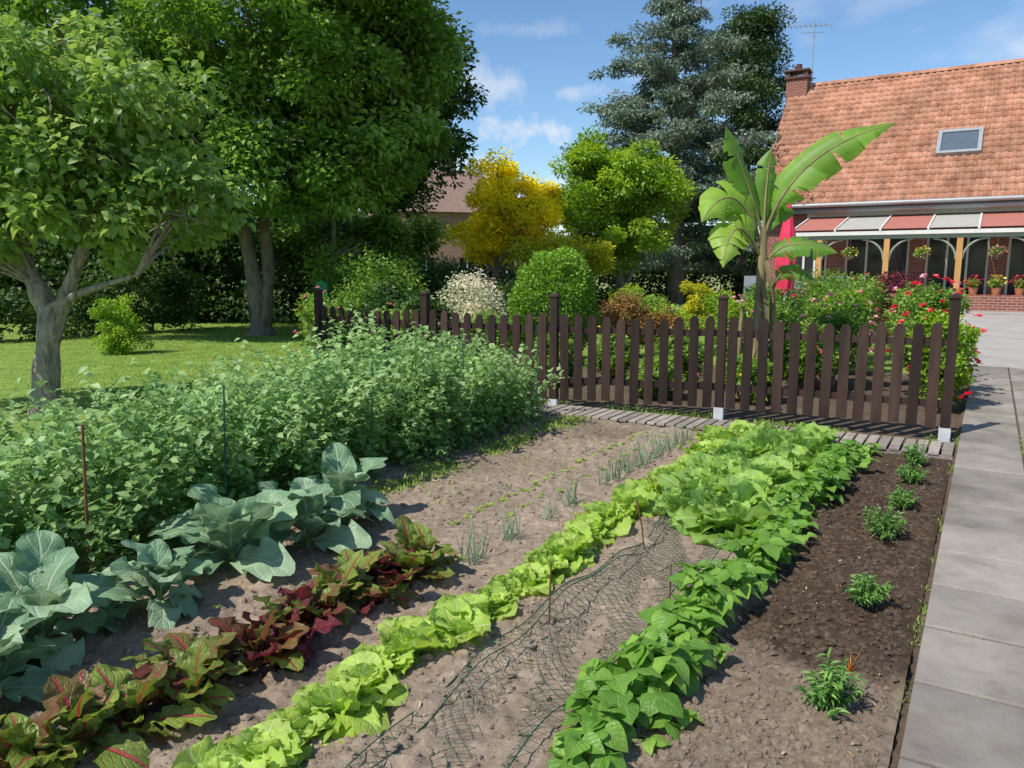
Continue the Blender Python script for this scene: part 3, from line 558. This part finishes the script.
# cedar: irregular horizontal tiers
b=MB(); cx,cy=6.3,32.0; H=12.7
b.tube([(cx+.5,cy,0),(cx+.4,cy,4),(cx+.2,cy,8),(cx,cy,H)],[.38,.28,.16,.03],10,1)
z=1.6
while z<H-.2:
    k=(H-z)/H; Lm=.35+5.8*min(k,.62)**.75
    for q in range(5):
        a=U(0,6.28); Lb=Lm*U(.4,1.2); rise=U(.10,.42); z0=z+U(-.2,.2)
        pts=np.array([[cx+.4*k+math.cos(a)*Lb*t_,cy+math.sin(a)*Lb*t_,z0+Lb*rise*t_-.45*t_*t_*Lb*.45] for t_ in np.linspace(0,1,6)])
        b.tube(pts,np.linspace(.06*k+.015,.008,6),5,1)
        m=max(3,int(Lb*3.6)); tt=U(.25,1.05,m); cen=np.stack([np.interp(tt,np.linspace(0,1,6),pts[:,i]) for i in range(3)],-1)
        cen[:,0]+=rng.normal(0,.2,m)*tt*Lb*.5; cen[:,1]+=rng.normal(0,.2,m)*tt*Lb*.5; cen[:,2]+=rng.normal(0,.08,m)
        clumps(b,cen,U(.28,.55,m),76,.17,.07,0,.36,crnd=U(.1,.95,m))
    z+=U(.28,.50)
b.build('cedar_tree',[M_cedar,M_bark])
cs=[]; b=MB(); px,py=11.3,38.5
b.tube([(px,py,0),(px+.1,py,5),(px,py,9),(px+.1,py,12.5)],[.3,.24,.18,.06],10,1)
for z in np.arange(4.0,13.3,.42):
    for q in range(6):
        a=U(0,6.28); Lb=U(.5,2.8)*min(1,(13.9-z)/3.2+.1); c=np.array([px+math.cos(a)*Lb,py+math.sin(a)*Lb,z+Lb*.25]); limb(b,(px,py,z-.3),c,.05,.015,sag=.0); cs.append(c); cs.append(c+rng.normal(0,.4,3))
clumps(b,cs,U(.5,.85,len(cs)),150,.24,.08,0,.6); b.build('pine_tree',[M_pine,M_bark])
def hedge(name,x0,y0,x1,y1,h,th,mat,per=90,dens=3,ln=.12,wd=.07,cl=.4):
    b=MB(); Ln=math.hypot(x1-x0,y1-y0); n=int(Ln*h*dens*max(1,th)); t_=U(0,1,n)
    c=np.stack([x0+(x1-x0)*t_+rng.normal(0,.1,n),y0+(y1-y0)*t_+U(-th/2,th/2,n),h*U(.0,.95,n)],-1)
    for k in range(int(Ln/1.2)): limb(b,(x0+(x1-x0)*(k+.5)*1.2/Ln,y0+(y1-y0)*(k+.5)*1.2/Ln,0),(x0+(x1-x0)*(k+.5)*1.2/Ln,y0+(y1-y0)*(k+.5)*1.2/Ln,h*.8),.04,.02)
    clumps(b,c,cl,per,ln,wd); return b.build(name,[mat,M_bark])
hedge('hedge',-26,24,-4.2,24.5,3.0,1.4,M_dark,110,3.6,.19,.13,.6)
hedge('hedge',-13.2,16.5,-8.7,21.5,1.7,1.2,M_dark,110,6,.12,.08,.42)
hedge('hedge',-3.5,31,14,34,1.7,1.4,M_dark,110,3.4,.18,.12,.5)
hedge('golden_hedge',-8.05,15.2,-7.6,15.3,1.15,.45,M_yelg,120,110,.05,.035,.16)
hedge('distant_trees',-160,170,-10,200,15,10,M_dark,90,.2,1.3,.9,3.8)
hedge('distant_trees',-5,220,190,190,9,10,M_dark,90,.2,1.1,.7,2.8)
# shrubs
b=MB(); n=15000; d=rng.normal(size=(n,3)); d/=np.linalg.norm(d,axis=1)[:,None]
lump=1+.16*(vn(d[:,0]*3,d[:,2]*3,1.6)-.5)+.14*(vn(d[:,1]*9,d[:,2]*9,1,4)-.5)
pos=np.array([.75,13.6,1.02])+d*np.array([.74,.74,.98])*(lump*(1-.25*U(0,1,n)**2))[:,None]
for k in range(6): limb(b,(.75+U(-.1,.1),13.6,0),(.75+U(-.5,.5),13.6+U(-.5,.5),1.4),.03,.01)
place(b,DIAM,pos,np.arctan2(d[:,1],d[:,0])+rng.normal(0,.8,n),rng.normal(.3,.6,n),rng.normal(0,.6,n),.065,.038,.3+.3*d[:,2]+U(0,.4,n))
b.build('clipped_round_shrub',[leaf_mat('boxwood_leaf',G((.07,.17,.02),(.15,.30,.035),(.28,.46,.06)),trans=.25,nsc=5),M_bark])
shrub('dappled_willow_shrub',-.85,15,.78,1.7,M_pink,5500,.06,.035,nc=40)
for a in ((-2.9,17.5,1.2,2.1),(-4.0,19,1.2,2.6),(-1.9,18.5,1.0,2.0),(-2.2,14.5,.8,1.45),(-1.5,13,.6,1.2),(0,17,.8,1.6),(-3.3,14.3,.6,1.3),(2.9,17.5,.7,1.2)): shrub('offscreen_shrub',*a,random.choice([M_mid,M_dark,M_mid]),6500,.09,.05,nc=44)
shrub('rose_bush',-2.95,11.9,.45,1.4,M_mid,3000,.06,.04,(M_fpink,18,.045)); shrub('rose_bush',-1.9,12.2,.5,1.15,M_mid,3000,.06,.04,(M_fred,8,.04))
shrub('bronze_shrub',2.05,14.5,.6,1.4,M_rusty,4500,.06,.035); shrub('bronze_shrub',2.75,14.0,.45,1.05,M_rusty,3000,.06,.035,(M_fred,10,.03))
shrub('white_flower_shrub',-.3,12.5,.45,1.15,M_mid,2600,.06,.04,(M_fpink,8,.03))
for x,y,rw,h,m,f in ((3.0,20,.6,1.3,M_yelg,None),(5.0,21,.5,1.5,M_gg,None),(4.6,17,.5,1.3,M_yelg,(M_fyel,12,.04)),
   (5.7,17,.7,1.5,M_mid,None),(6.4,19,.8,1.6,M_dark,None),(1.5,11.6,.4,.85,M_mid,(M_fyel,10,.04)),(2.4,10.8,.45,.85,M_mid,(M_fpink,10,.035)),(.6,11,.4,.8,M_mid,(M_fred,8,.03)),(1.9,9.9,.35,.6,M_mid,None),(3.0,9.6,.35,.65,M_mid,(M_fyel,10,.03)),
   (3.9,10.3,.4,1.15,M_mid,(M_fred,12,.05)),(3.4,11.5,.5,1.3,M_yelg,(M_fpink,12,.05)),(4.5,10.8,.5,1.3,M_mid,(M_fpink,28,.055)),(4.3,12.3,.5,1.35,M_mid,(M_fred,10,.05)),
   (5.2,12.2,.55,1.4,M_mid,(M_fpink,24,.055)),(6.2,14.2,.8,1.65,M_mid,None),(7.0,13.3,.5,1.45,M_mid,(M_fred,12,.05)),(3.2,15.5,.6,1.1,M_yelg,None),(5.6,13.2,.5,1.45,M_yelg,None),
   (7.7,15.5,.75,1.75,M_red,None),(8.5,17,.7,1.6,M_red,(M_fpink,8,.05)),(8.9,19.5,.8,1.5,M_mid,(M_fpink,14,.07)),(7.4,18.5,.9,1.7,M_mid,None),(9.6,21.3,.8,1.5,M_mid,(M_fred,20,.07)),(10.6,21.8,.5,1.2,M_mid,(M_fyel,30,.07)),(8.2,20.6,.5,1.4,M_yelg,(M_fyel,20,.06))):
    shrub('flowering_shrub' if f else 'offscreen_shrub',x,y,rw,h,m,4000,.075,.04,f)
shrub('rose_bush',5.02,8.95,.42,1.25,M_yelg,4500,.06,.04,(M_fred,18,.05)); shrub('rose_bush',5.45,9.9,.52,1.55,M_mid,5500,.06,.04,(M_fred,40,.06)); shrub('rose_bush',6.0,11.1,.55,1.6,M_mid,5000,.06,.04,(M_fpink,28,.05))
shrub('offscreen_shrub',5.75,5.9,.6,1.5,M_mid,6000,.08,.05,nc=40)  # unseen shrub right of the view, added for a shadow on the path
# ---------------------------------------------------------------- banana
M_ban=leaf_mat('banana_leaf',G((.06,.16,.018),(.14,.30,.03),(.32,.48,.06)),vein=(.45,.52,.18),vs=.6,trans=.40,rough=.38,midw=.03,sv=190,bump=.5,nsc=3)
M_bst=rough_mat('banana_stem',(.12,.085,.04),(.36,.29,.14),7,.75,.6,30,stretch=(1,1,.25))
b=MB(); B0=np.array([3.17,9.95,0])
b.tube([B0,B0+[0,0,.5],B0+[.02,0,1.2],B0+[.03,0,1.9],B0+[.03,0,2.2]],[.095,.085,.07,.055,.035],12,1)
b.tube([B0+[.28,.1,0],B0+[.26,.1,.8],B0+[.2,.08,1.45]],[.055,.05,.03],10,1)
b.tube([B0+[-.2,.12,0],B0+[-.2,.1,.6],B0+[-.17,.08,1.2]],[.045,.04,.025],10,1)
for k in range(16):
    a=U(0,6.28); z=U(.2,1.9); q=B0+np.array([.08*math.cos(a),.08*math.sin(a),z]); place(b,ONT,q[None],a,-1.25,U(-1,1),U(.3,.6),.07,.5,1)
def bleaf(a,m,c,width,rnd,fold=.35,nrm=(0,-.6,.8),seg=34,petf=.16):
    a,m,c=map(lambda q:np.array(q,float),(a,m,c)); t_=np.linspace(0,1,seg+1)[:,None]
    C_=(1-t_)**2*a+2*t_*(1-t_)*m+t_**2*c; T_=np.gradient(C_,axis=0); T_/=np.linalg.norm(T_,axis=1)[:,None]
    nn=np.array(nrm,float); side=np.cross(T_,nn); side/=np.linalg.norm(side,axis=1)[:,None]; up=np.cross(side,T_)
    b.tube(C_,np.linspace(.022,.004,seg+1),6,1)
    def wd(t):
        q=(t-petf)/(1-petf)
        return 0.01 if q<0 else width*max(.02,min(1,math.sin(math.pi*min(1,q)**.8)*1.25))
    for sg in (-1,1):
        drop=0; sk=.25; ws=1
        for i in range(seg):
            if t_[i,0]<petf-.02: continue
            if rng.random()<.33: drop=U(-.15,.5); sk=U(.05,.45); ws=U(.86,1.06)
            V=[];Cc=[]; rr=rnd+U(-.06,.06)
            for e in (i,i+1):
                w_=wd(t_[e,0])*ws
                for kx in (0,.33,.66,1):
                    bend=fold*kx-(.55+drop)*kx*kx
                    V.append(C_[e]+side[e]*sg*w_*kx+up[e]*w_*bend+T_[e]*w_*sk*kx); Cc.append((np.clip(rr+.25*(kx>.9)*(rng.random()<.4),0,1),t_[e,0],.5+sg*kx*.5))
            b.add(V,[(j,j+1,j+5,j+4) for j in range(3)],0,Cc)
t0=B0+[.03,0,2.05]
bleaf(t0,B0+[.25,-.1,3.15],(4.62,9.6,3.42),.25,.6,nrm=(-.3,-.85,.45))
bleaf(t0,B0+[-.15,0,2.7],(2.62,9.8,3.42),.19,.35,nrm=(.5,-.8,.1))
bleaf(t0-[0,0,.1],B0+[-.4,-.1,3.0],(2.32,9.6,2.25),.27,.8,nrm=(-.2,-.9,.4))
bleaf(t0-[0,0,.25],B0+[-.45,-.2,2.6],(2.55,9.4,1.7),.25,.95,nrm=(-.3,-.9,.4))
bleaf(t0,B0+[.05,.1,2.8],(3.3,10.1,3.2),.14,.4,nrm=(.2,-1,.1))
bleaf(t0-[0,0,.35],B0+[.3,0,2.2],(4.05,9.7,1.88),.18,.4,nrm=(-.1,-.7,.7))
bleaf(t0-[0,0,.2],B0+[.3,.3,2.9],(3.75,10.6,2.7),.21,.3,nrm=(-.4,-.8,.4))
bleaf(t0-[0,0,.1],B0+[-.1,.3,2.6],(2.75,10.6,2.6),.21,.2,nrm=(.4,-.8,.4))
bleaf(B0+[.2,.08,1.4],B0+[.35,.1,1.9],(3.9,9.9,1.5),.15,.5,nrm=(0,-.7,.7))
b.build('banana_plant',[M_ban,M_bst])
# parasol
M_par=rough_mat('red_fabric',(.62,.03,.08),(.78,.06,.13),5,.8,.2,60)
b=MB(); px,py=5.85,16.6; k=24; n=14; V=[];F=[]
for i in range(n+1):
    t_=i/n; z=3.1-1.85*t_; rr=.03+.17*math.sin(min(1,t_*1.25)*math.pi/2)*(1-.25*max(0,t_-.7)/.3)
    for j in range(k):
        a=2*math.pi*j/k; q=rr*(1+.22*math.cos(a*8+t_)*min(1,t_*2)); V.append((px+q*math.cos(a),py+q*math.sin(a),z))
for i in range(n):
    for j in range(k): F.append((i*k+j,i*k+(j+1)%k,(i+1)*k+(j+1)%k,(i+1)*k+j))
b.add(V,F); b.tube([(px,py,0),(px,py,3.2)],.022,8,1); b.tube([(px,py,0),(px,py,.08)],.25,16,1)
b.build('closed_parasol',[M_par,M_metal])
b=MB(); x,y=-4.4,18; b.tube([(x,y,0),(x,y,1.0)],.025,8,1); b.box(x-.13,x+.13,y-.1,y+.1,1.0,1.3); b.add([(x-.17,y-.14,1.3),(x+.17,y-.14,1.3),(x+.17,y+.14,1.3),(x-.17,y+.14,1.3),(x,y-.14,1.42),(x,y+.14,1.42)],[(0,1,2,3),(1,2,5,4),(3,0,4,5)])
b.add([(x-.17,y-.14,1.3),(x+.17,y-.14,1.3),(x,y-.14,1.42)],[(0,1,2)]); b.build('bird_feeder',[plain('green_paint',(.02,.22,.08)),M_bark],False)
# ---------------------------------------------------------------- house
H_=empty('brick_house'); M_brick=brick_mat('red_brick',(.30,.085,.05),(.20,.055,.04),(.36,.31,.27))
M_tile=rough_mat('roof_tile',(.29,.13,.075),(.42,.20,.125),2.2,.85,.3,40,attr=.5,c3=(.51,.28,.19),big=.5)
M_white=plain('white_paint',(.72,.70,.66)); M_glass=plain('window_glass',(.03,.035,.04),.08); M_honey=rough_mat('honey_wood',(.46,.24,.08),(.64,.36,.14),8,.6,.3,40,stretch=(1,1,.2))
M_zinc=plain('zinc',(.36,.37,.38),.5,.3); M_redpanel=plain('red_awning_panel',(.45,.17,.13),.7); M_whpanel=plain('pale_awning_panel',(.45,.43,.37),.6)
SL,SR=-7.5,9.0; RE,RR,ZE,ZR=28.75,33.8,3.85,8.9
b=MB(); wr=29.3
def wall(b,x0,x1,y0,y1,z0,z1,ops,mat=0):
    xs=x0
    for a,c,zb,zt in sorted(ops):
        b.box(xs,a,y0,y1,z0,z1,mat)
        if zb>z0: b.box(a,c,y0,y1,z0,zb,mat)
        b.box(a,c,y0,y1,zt,z1,mat); xs=c
    b.box(xs,x1,y0,y1,z0,z1,mat)
ops=[(-6.2,-5.0,1.25,2.65),(-4.4,-2.4,.5,2.75),(-1.9,-.1,.5,2.75),(.4,2.2,.5,2.75),(3.2,4.8,1.25,2.65),(5.6,6.6,.5,2.65)]
wall(b,SL+.25,SR-.3,wr,wr+.3,.3,3.9,ops)
b.box(SL+.25,SL+.55,wr+.3,38.2,.3,3.9); b.box(SR-.6,SR-.3,wr+.3,38.2,.3,3.9); b.box(SL+.55,SR-.6,37.9,38.2,.3,3.9)
for xx in (SL+.25,SR-.6):
    b.add([(xx,wr+.02,3.9),(xx+.3,wr+.02,3.9),(xx+.3,38.1,3.9),(xx,38.1,3.9),(xx,33.8,8.55),(xx+.3,33.8,8.55)],[(0,3,2,1),(0,1,5,4),(3,4,5,2)]); b.add([(xx,wr+.02,3.9),(xx,38.1,3.9),(xx,33.8,8.55)],[(0,1,2)]); b.add([(xx+.3,wr+.02,3.9),(xx+.3,38.1,3.9),(xx+.3,33.8,8.55)],[(0,2,1)])
b.build('walls',[M_brick],False,H_)
b=MB()
for a,c,zb,zt in ops:
    b.box(a,c,wr+.12,wr+.14,zb,zt,1,.5); n=3 if c-a>1.2 else 2
    for i in range(n+1): xx=a+(c-a-.07)*i/n; b.box(xx,xx+.07,wr+.06,wr+.117,zb,zt,0)
    b.box(a+.07,c-.07,wr+.063,wr+.115,zt-.07,zt,0); b.box(a+.07,c-.07,wr+.063,wr+.115,zb,zb+.08,0); b.box(a-.05,c+.05,wr-.05,wr-.003,zb-.06,zb-.002,0)
b.build('windows_and_doors',[M_white,M_glass],False,H_)
Ls=math.hypot(RR-RE,ZR-ZE); rows=23; cols=int((SR-SL)/.235); tw=(SR-SL)/cols; th=Ls/rows
xs=np.linspace(0,1,8); prof=.5+.5*np.cos((xs-.3)*2*np.pi); prof=np.where(xs<.75,prof,prof*.6)
TV=[(x*tw,-.005,p*.045) for x,p in zip(xs,prof)]+[(x*tw,0.0,p*.045+.05) for x,p in zip(xs,prof)]+[(x*tw,th*1.12,p*.045+.004) for x,p in zip(xs,prof)]
TF=[(k*8+i,k*8+i+1,(k+1)*8+i+1,(k+1)*8+i) for k in range(2) for i in range(7)]
b=MB(); dy=(RR-RE)/Ls; dzz=(ZR-ZE)/Ls; TV=np.array(TV)
for sgn in (1,-1):
    W_=np.stack([TV[:,0],TV[:,1]*dy-TV[:,2]*dzz,TV[:,1]*dzz+TV[:,2]*dy],-1)
    I,J=np.meshgrid(np.arange(cols),np.arange(rows)); I=I.ravel();J=J.ravel(); n=len(I)
    pos=np.stack([SL+I*tw,RE+J*th*dy,ZE+J*th*dzz],-1)+rng.normal(0,.004,(n,3))
    V=(pos[:,None]+W_[None]).reshape(-1,3)
    if sgn==-1: V[:,1]=2*RR-V[:,1]
    C=np.repeat(np.stack([U(0,1,n)*.7+.3*vn(I,J,.2),0*I+.5,0*I+.5],-1),len(W_),axis=0)
    b.add(V,(np.array(TF)[None]+(np.arange(n)*len(W_))[:,None,None]).reshape(-1,4),0,C)
for i in range(int((SR-SL)/.4)):
    x=SL+i*.4; th_=np.linspace(0,np.pi,7); ring=lambda xx,rr:[(xx,RR+rr*math.cos(q)*1.0,ZR-.02+rr*math.sin(q)) for q in th_]
    b.add(ring(x,.15)+ring(x+.42,.13),[(j,j+1,j+8,j+7) for j in range(6)],0,np.tile([U(0,1),.5,.5],(14,1)))
b.build('roof_tiles',[M_tile],True,H_)
b=MB()
for y0_,y1_ in ((RE,RR),(2*RR-RE,RR)):
    b.add([(SL+.02,y0_,ZE-.12),(SR-.02,y0_,ZE-.12),(SR-.02,y1_,ZR-.05),(SL+.02,y1_,ZR-.05),(SL+.02,y0_,ZE-.02),(SR-.02,y0_,ZE-.02),(SR-.02,y1_,ZR+.0),(SL+.02,y1_,ZR+.0)],[(0,1,2,3),(4,7,6,5),(0,4,5,1),(1,5,6,2),(0,3,7,4)])
b.build('roof_deck',[plain('dark_timber',(.10,.06,.04))],False,H_)
b=MB(); b.tube([(SL,RE-.08,ZE-.02),(SR,RE-.08,ZE-.02)],.07,8); b.box(SL+.05,SR-.05,RE+.03,RE+.09,ZE-.28,ZE-.1,0); b.build('gutter',[M_zinc],True,H_)
b=MB(); c=np.array([-1.25,30.72,ZE+(30.72-RE)*(ZR-ZE)/(RR-RE)]); ud=np.array([0,dy,dzz]); nd=np.array([0,-dzz,dy])
def sbox(b,x0,x1,u0,u1,n0,n1,mat):
    V=[c+np.array([x,0,0])+ud*u+nd*n_ for n_ in (n0,n1) for u in (u0,u1) for x in (x0,x1)]
    b.add(V,[(0,2,3,1),(4,5,7,6),(0,1,5,4),(2,6,7,3),(0,4,6,2),(1,3,7,5)],mat)
sbox(b,-.66,-.54,-.62,.62,.0,.17,0);sbox(b,.54,.66,-.62,.62,.0,.17,0);sbox(b,-.54,.54,-.62,-.5,.0,.165,0);sbox(b,-.54,.54,.48,.62,.0,.165,0);sbox(b,-.54,.54,-.5,.48,.0,.12,1)
b.build('skylight',[M_zinc,plain('skylight_glass',(.10,.13,.16),.08)],False,H_)
CX=-.85
b=MB(); b.box(-6.75+CX,-5.95+CX,33.3,33.95,7.6,9.15); b.build('chimney',[M_brick],False,H_,)
b=MB(); b.box(-6.82+CX,-5.88+CX,33.23,34.02,9.152,9.24); b.box(-6.82+CX,-5.88+CX,33.23,34.02,9.44,9.5)
for x in(-6.75+CX,-6.08+CX): b.box(x,x+.13,33.3,33.43,9.24,9.44); b.box(x,x+.13,33.82,33.95,9.24,9.44)
b.tube([(-6.35+CX,33.6,9.5),(-6.35+CX,33.6,9.75)],.12,10); b.build('chimney_cap',[plain('dark_brick_cap',(.12,.05,.04))],False,H_)
b=MB(); b.tube([(-5.85+CX,33.6,8.6),(-5.85+CX,33.6,11.4)],.022,6)
b.tube([(-6.75+CX,33.3,11.15),(-5.3+CX,33.8,11.15)],.015,5); b.tube([(-6.3+CX,33.45,10.9),(-5.5+CX,33.8,10.9)],.012,5)
for k in range(8):
    x=-6.7+CX+k*.18; b.tube([(x,33.3+k*.06-.28,11.15),(x,33.3+k*.06+.28,11.15)],.010,4)
for k in (-1,1): b.tube([(-5.3+CX,33.8,11.15),(-5.2+CX,33.85,11.15+.25*k)],.01,4)
b.build('antenna',[M_zinc],True,H_)
b=MB(); b.tube([(.6,31.6,6.6),(.6,31.45,7.05)],.09,8); b.tube([(-2.1,32.3,7.2),(-2.1,32.2,7.5)],.05,8); b.build('roof_vents',[M_tile],True,H_)
b=MB(); vr=26.4; zf=2.80; k=0; x=-5.6
while x<9:
    b.add([(x+.03,vr,zf+.08),(x+1.27,vr,zf+.08),(x+1.27,wr-.02,3.45),(x+.03,wr-.02,3.45)],[(0,1,2,3)],(k+1)%2)
    b.box(x-.03,x+.03,vr-.05,vr-.045+.02,zf+.02,zf+.12,2)
    b.add([(x-.028,vr-.02,zf+.1),(x+.028,vr-.02,zf+.1),(x+.028,wr-.02,3.49),(x-.028,wr-.02,3.49)],[(0,1,2,3)],2); x+=1.3;k+=1
b.box(-5.75,9,vr-.04,vr+.04,zf-.1,zf+.015,2)
b.box(-5.7,9,wr-.12,wr-.003,3.46,3.6,2); b.build('veranda_roof',[M_whpanel,M_redpanel,M_white],False,H_)
b=MB()
for s in np.arange(-4.75,8,1.95):
    b.box(s-.08,s+.08,vr+.05,vr+.19,.5,zf-.225)
    for sg in (-1,1):
        a=np.linspace(0,math.pi/2,8); b.tube([(s+sg*(.08+.62*(1-math.cos(q))),vr+.12,zf-.85+.61*math.sin(q)) for q in a],.032,6,1)
b.box(-5.7,9,vr+.05,vr+.19,zf-.22,zf-.103,1); b.build('veranda_posts',[M_honey,plain('pale_green_paint',(.30,.34,.25))],False,H_)
T_=empty('terrace'); b=MB(); b.box(-8.5,-1.0,23,wr-.003,-.1,.42); b.box(-1,9,25.2,wr-.003,-.1,.42); b.build('retaining_wall',[M_brick],False,T_)
b=MB(); b.box(-8.55,-.95,22.95,25.2,.422,.50); b.box(-8.55,9,25.2,wr-.006,.422,.50); b.build('terrace_slabs',[M_conc],False,T_)
b=MB(); b.box(-.6,5.5,25.3,25.55,.5,.95); b.build('planter_brickwork',[M_brick],False,T_)
for i,s in enumerate(np.arange(-.4,4,.55)):
    q=P(s,25.42); b=MB(); b.tube([(q[0],q[1],.95),(q[0],q[1],1.15)],[.09,.13],12,1); cs=ell_pts(7,(q[0],q[1],1.28),(.14,.14,.1)); clumps(b,cs,.12,50,.06,.045); n=60; pp=ell_pts(n,(q[0],q[1],1.33),(.24,.24,.17),.1); place(b,SMALL,pp,U(0,6,n),U(0,1.2,n),0,.06,.06,U(0,1,n),2)
    b.build('potted_geranium',[M_mid,plain('terracotta_pot',(.42,.16,.08)),M_fyel if i%3==1 else M_fred])
for s,z in ((-3.8,2.1),(-1.8,2.1),(.1,2.1)):
    q=P(s,26.3); b=MB(); b.tube([(q[0],q[1],z-.15),(q[0],q[1],z)],[.08,.13],10,1); b.tube([(q[0],q[1],z),(q[0],q[1],2.6)],.006,4,1); cs=ell_pts(7,(q[0],q[1],z+.04),(.16,.16,.1)); clumps(b,cs,.12,50,.06,.045); n=50; pp=ell_pts(n,(q[0],q[1],z+.05),(.25,.25,.18),.1); place(b,SMALL,pp,U(0,6,n),U(0,1.2,n),0,.06,.06,U(0,1,n),2)
    b.build('hanging_basket',[M_mid,plain('basket_pot',(.15,.10,.07)),M_fyel if s<0 else M_fpink])
def furn(name,fn,s,r):
    e=empty(name,False); q=P(s,r); e.location=(q[0],q[1],.5); e.rotation_euler=(0,0,U(-.6,.2)); b=MB(); fn(b); b.build('frame',[plain('grey_furniture',(.30,.31,.33),.5)],False,e,.004)
def tab(b):
    b.box(-.8,.8,-.45,.45,.70,.74)
    for x in(-.72,.66):
        for y in(-.4,.34): b.box(x,x+.06,y,y+.06,0,.698)
def chair(b):
    b.box(-.23,.23,-.23,.23,.42,.46); b.box(-.23,.23,.19,.23,.55,.95)
    for x in(-.23,.19):
        b.box(x,x+.04,.19,.23,0,.418); b.box(x,x+.04,-.23,-.19,0,.418); b.box(x,x+.04,.192,.228,.462,.548); b.box(x,x+.04,-.2,.188,.63,.66)
furn('patio_table',tab,-5.1,24.2); furn('patio_chair',chair,-6.2,24.1); furn('patio_chair',chair,-4.0,24.3); furn('patio_chair',chair,-5.1,25.0); furn('patio_chair',chair,-3.6,23.9)
# ---------------------------------------------------------------- neighbour house
NH=empty('neighbour_brick_house',False); NH.location=(-4.0,50,0); NH.rotation_euler=(0,0,.35)
b=MB(); wall(b,-4.5,4.5,-4,-3.7,0,4.9,[(-3,-2,1,2.3),(-.5,.5,1,2.3),(2,3,1,2.3)]); b.box(-4.5,-4.2,-3.7,4,0,4.9); b.box(4.2,4.5,-3.7,4,0,4.9); b.box(-4.2,4.2,3.7,4,0,4.9); b.build('walls',[brick_mat('pale_red_brick',(.36,.17,.12),(.28,.12,.09),(.4,.35,.3))],False,NH)
b=MB(); b.add([(-4.8,-4.3,4.9),(4.8,-4.3,4.9),(4.8,4.3,4.9),(-4.8,4.3,4.9),(-1.8,0,7.8),(1.8,0,7.8)],[(0,1,5,4),(2,3,4,5)]); b.add([(-4.8,-4.3,4.9),(-4.8,4.3,4.9),(-1.8,0,7.8),(4.8,-4.3,4.9),(4.8,4.3,4.9),(1.8,0,7.8)],[(0,2,1),(3,4,5)])
b.box(-.3,.4,-.4,.3,7.3,8.5); b.build('roof',[rough_mat('brown_roof',(.20,.13,.10),(.30,.20,.16),6,.9,.5,20)],False,NH)
b=MB()
for x in(-3,-.5,2): b.box(x,x+1,-3.88,-3.85,1,2.3,1); b.box(x+.47,x+.53,-3.92,-3.885,1,2.3,0)
b.build('windows',[M_white,M_glass],False,NH)
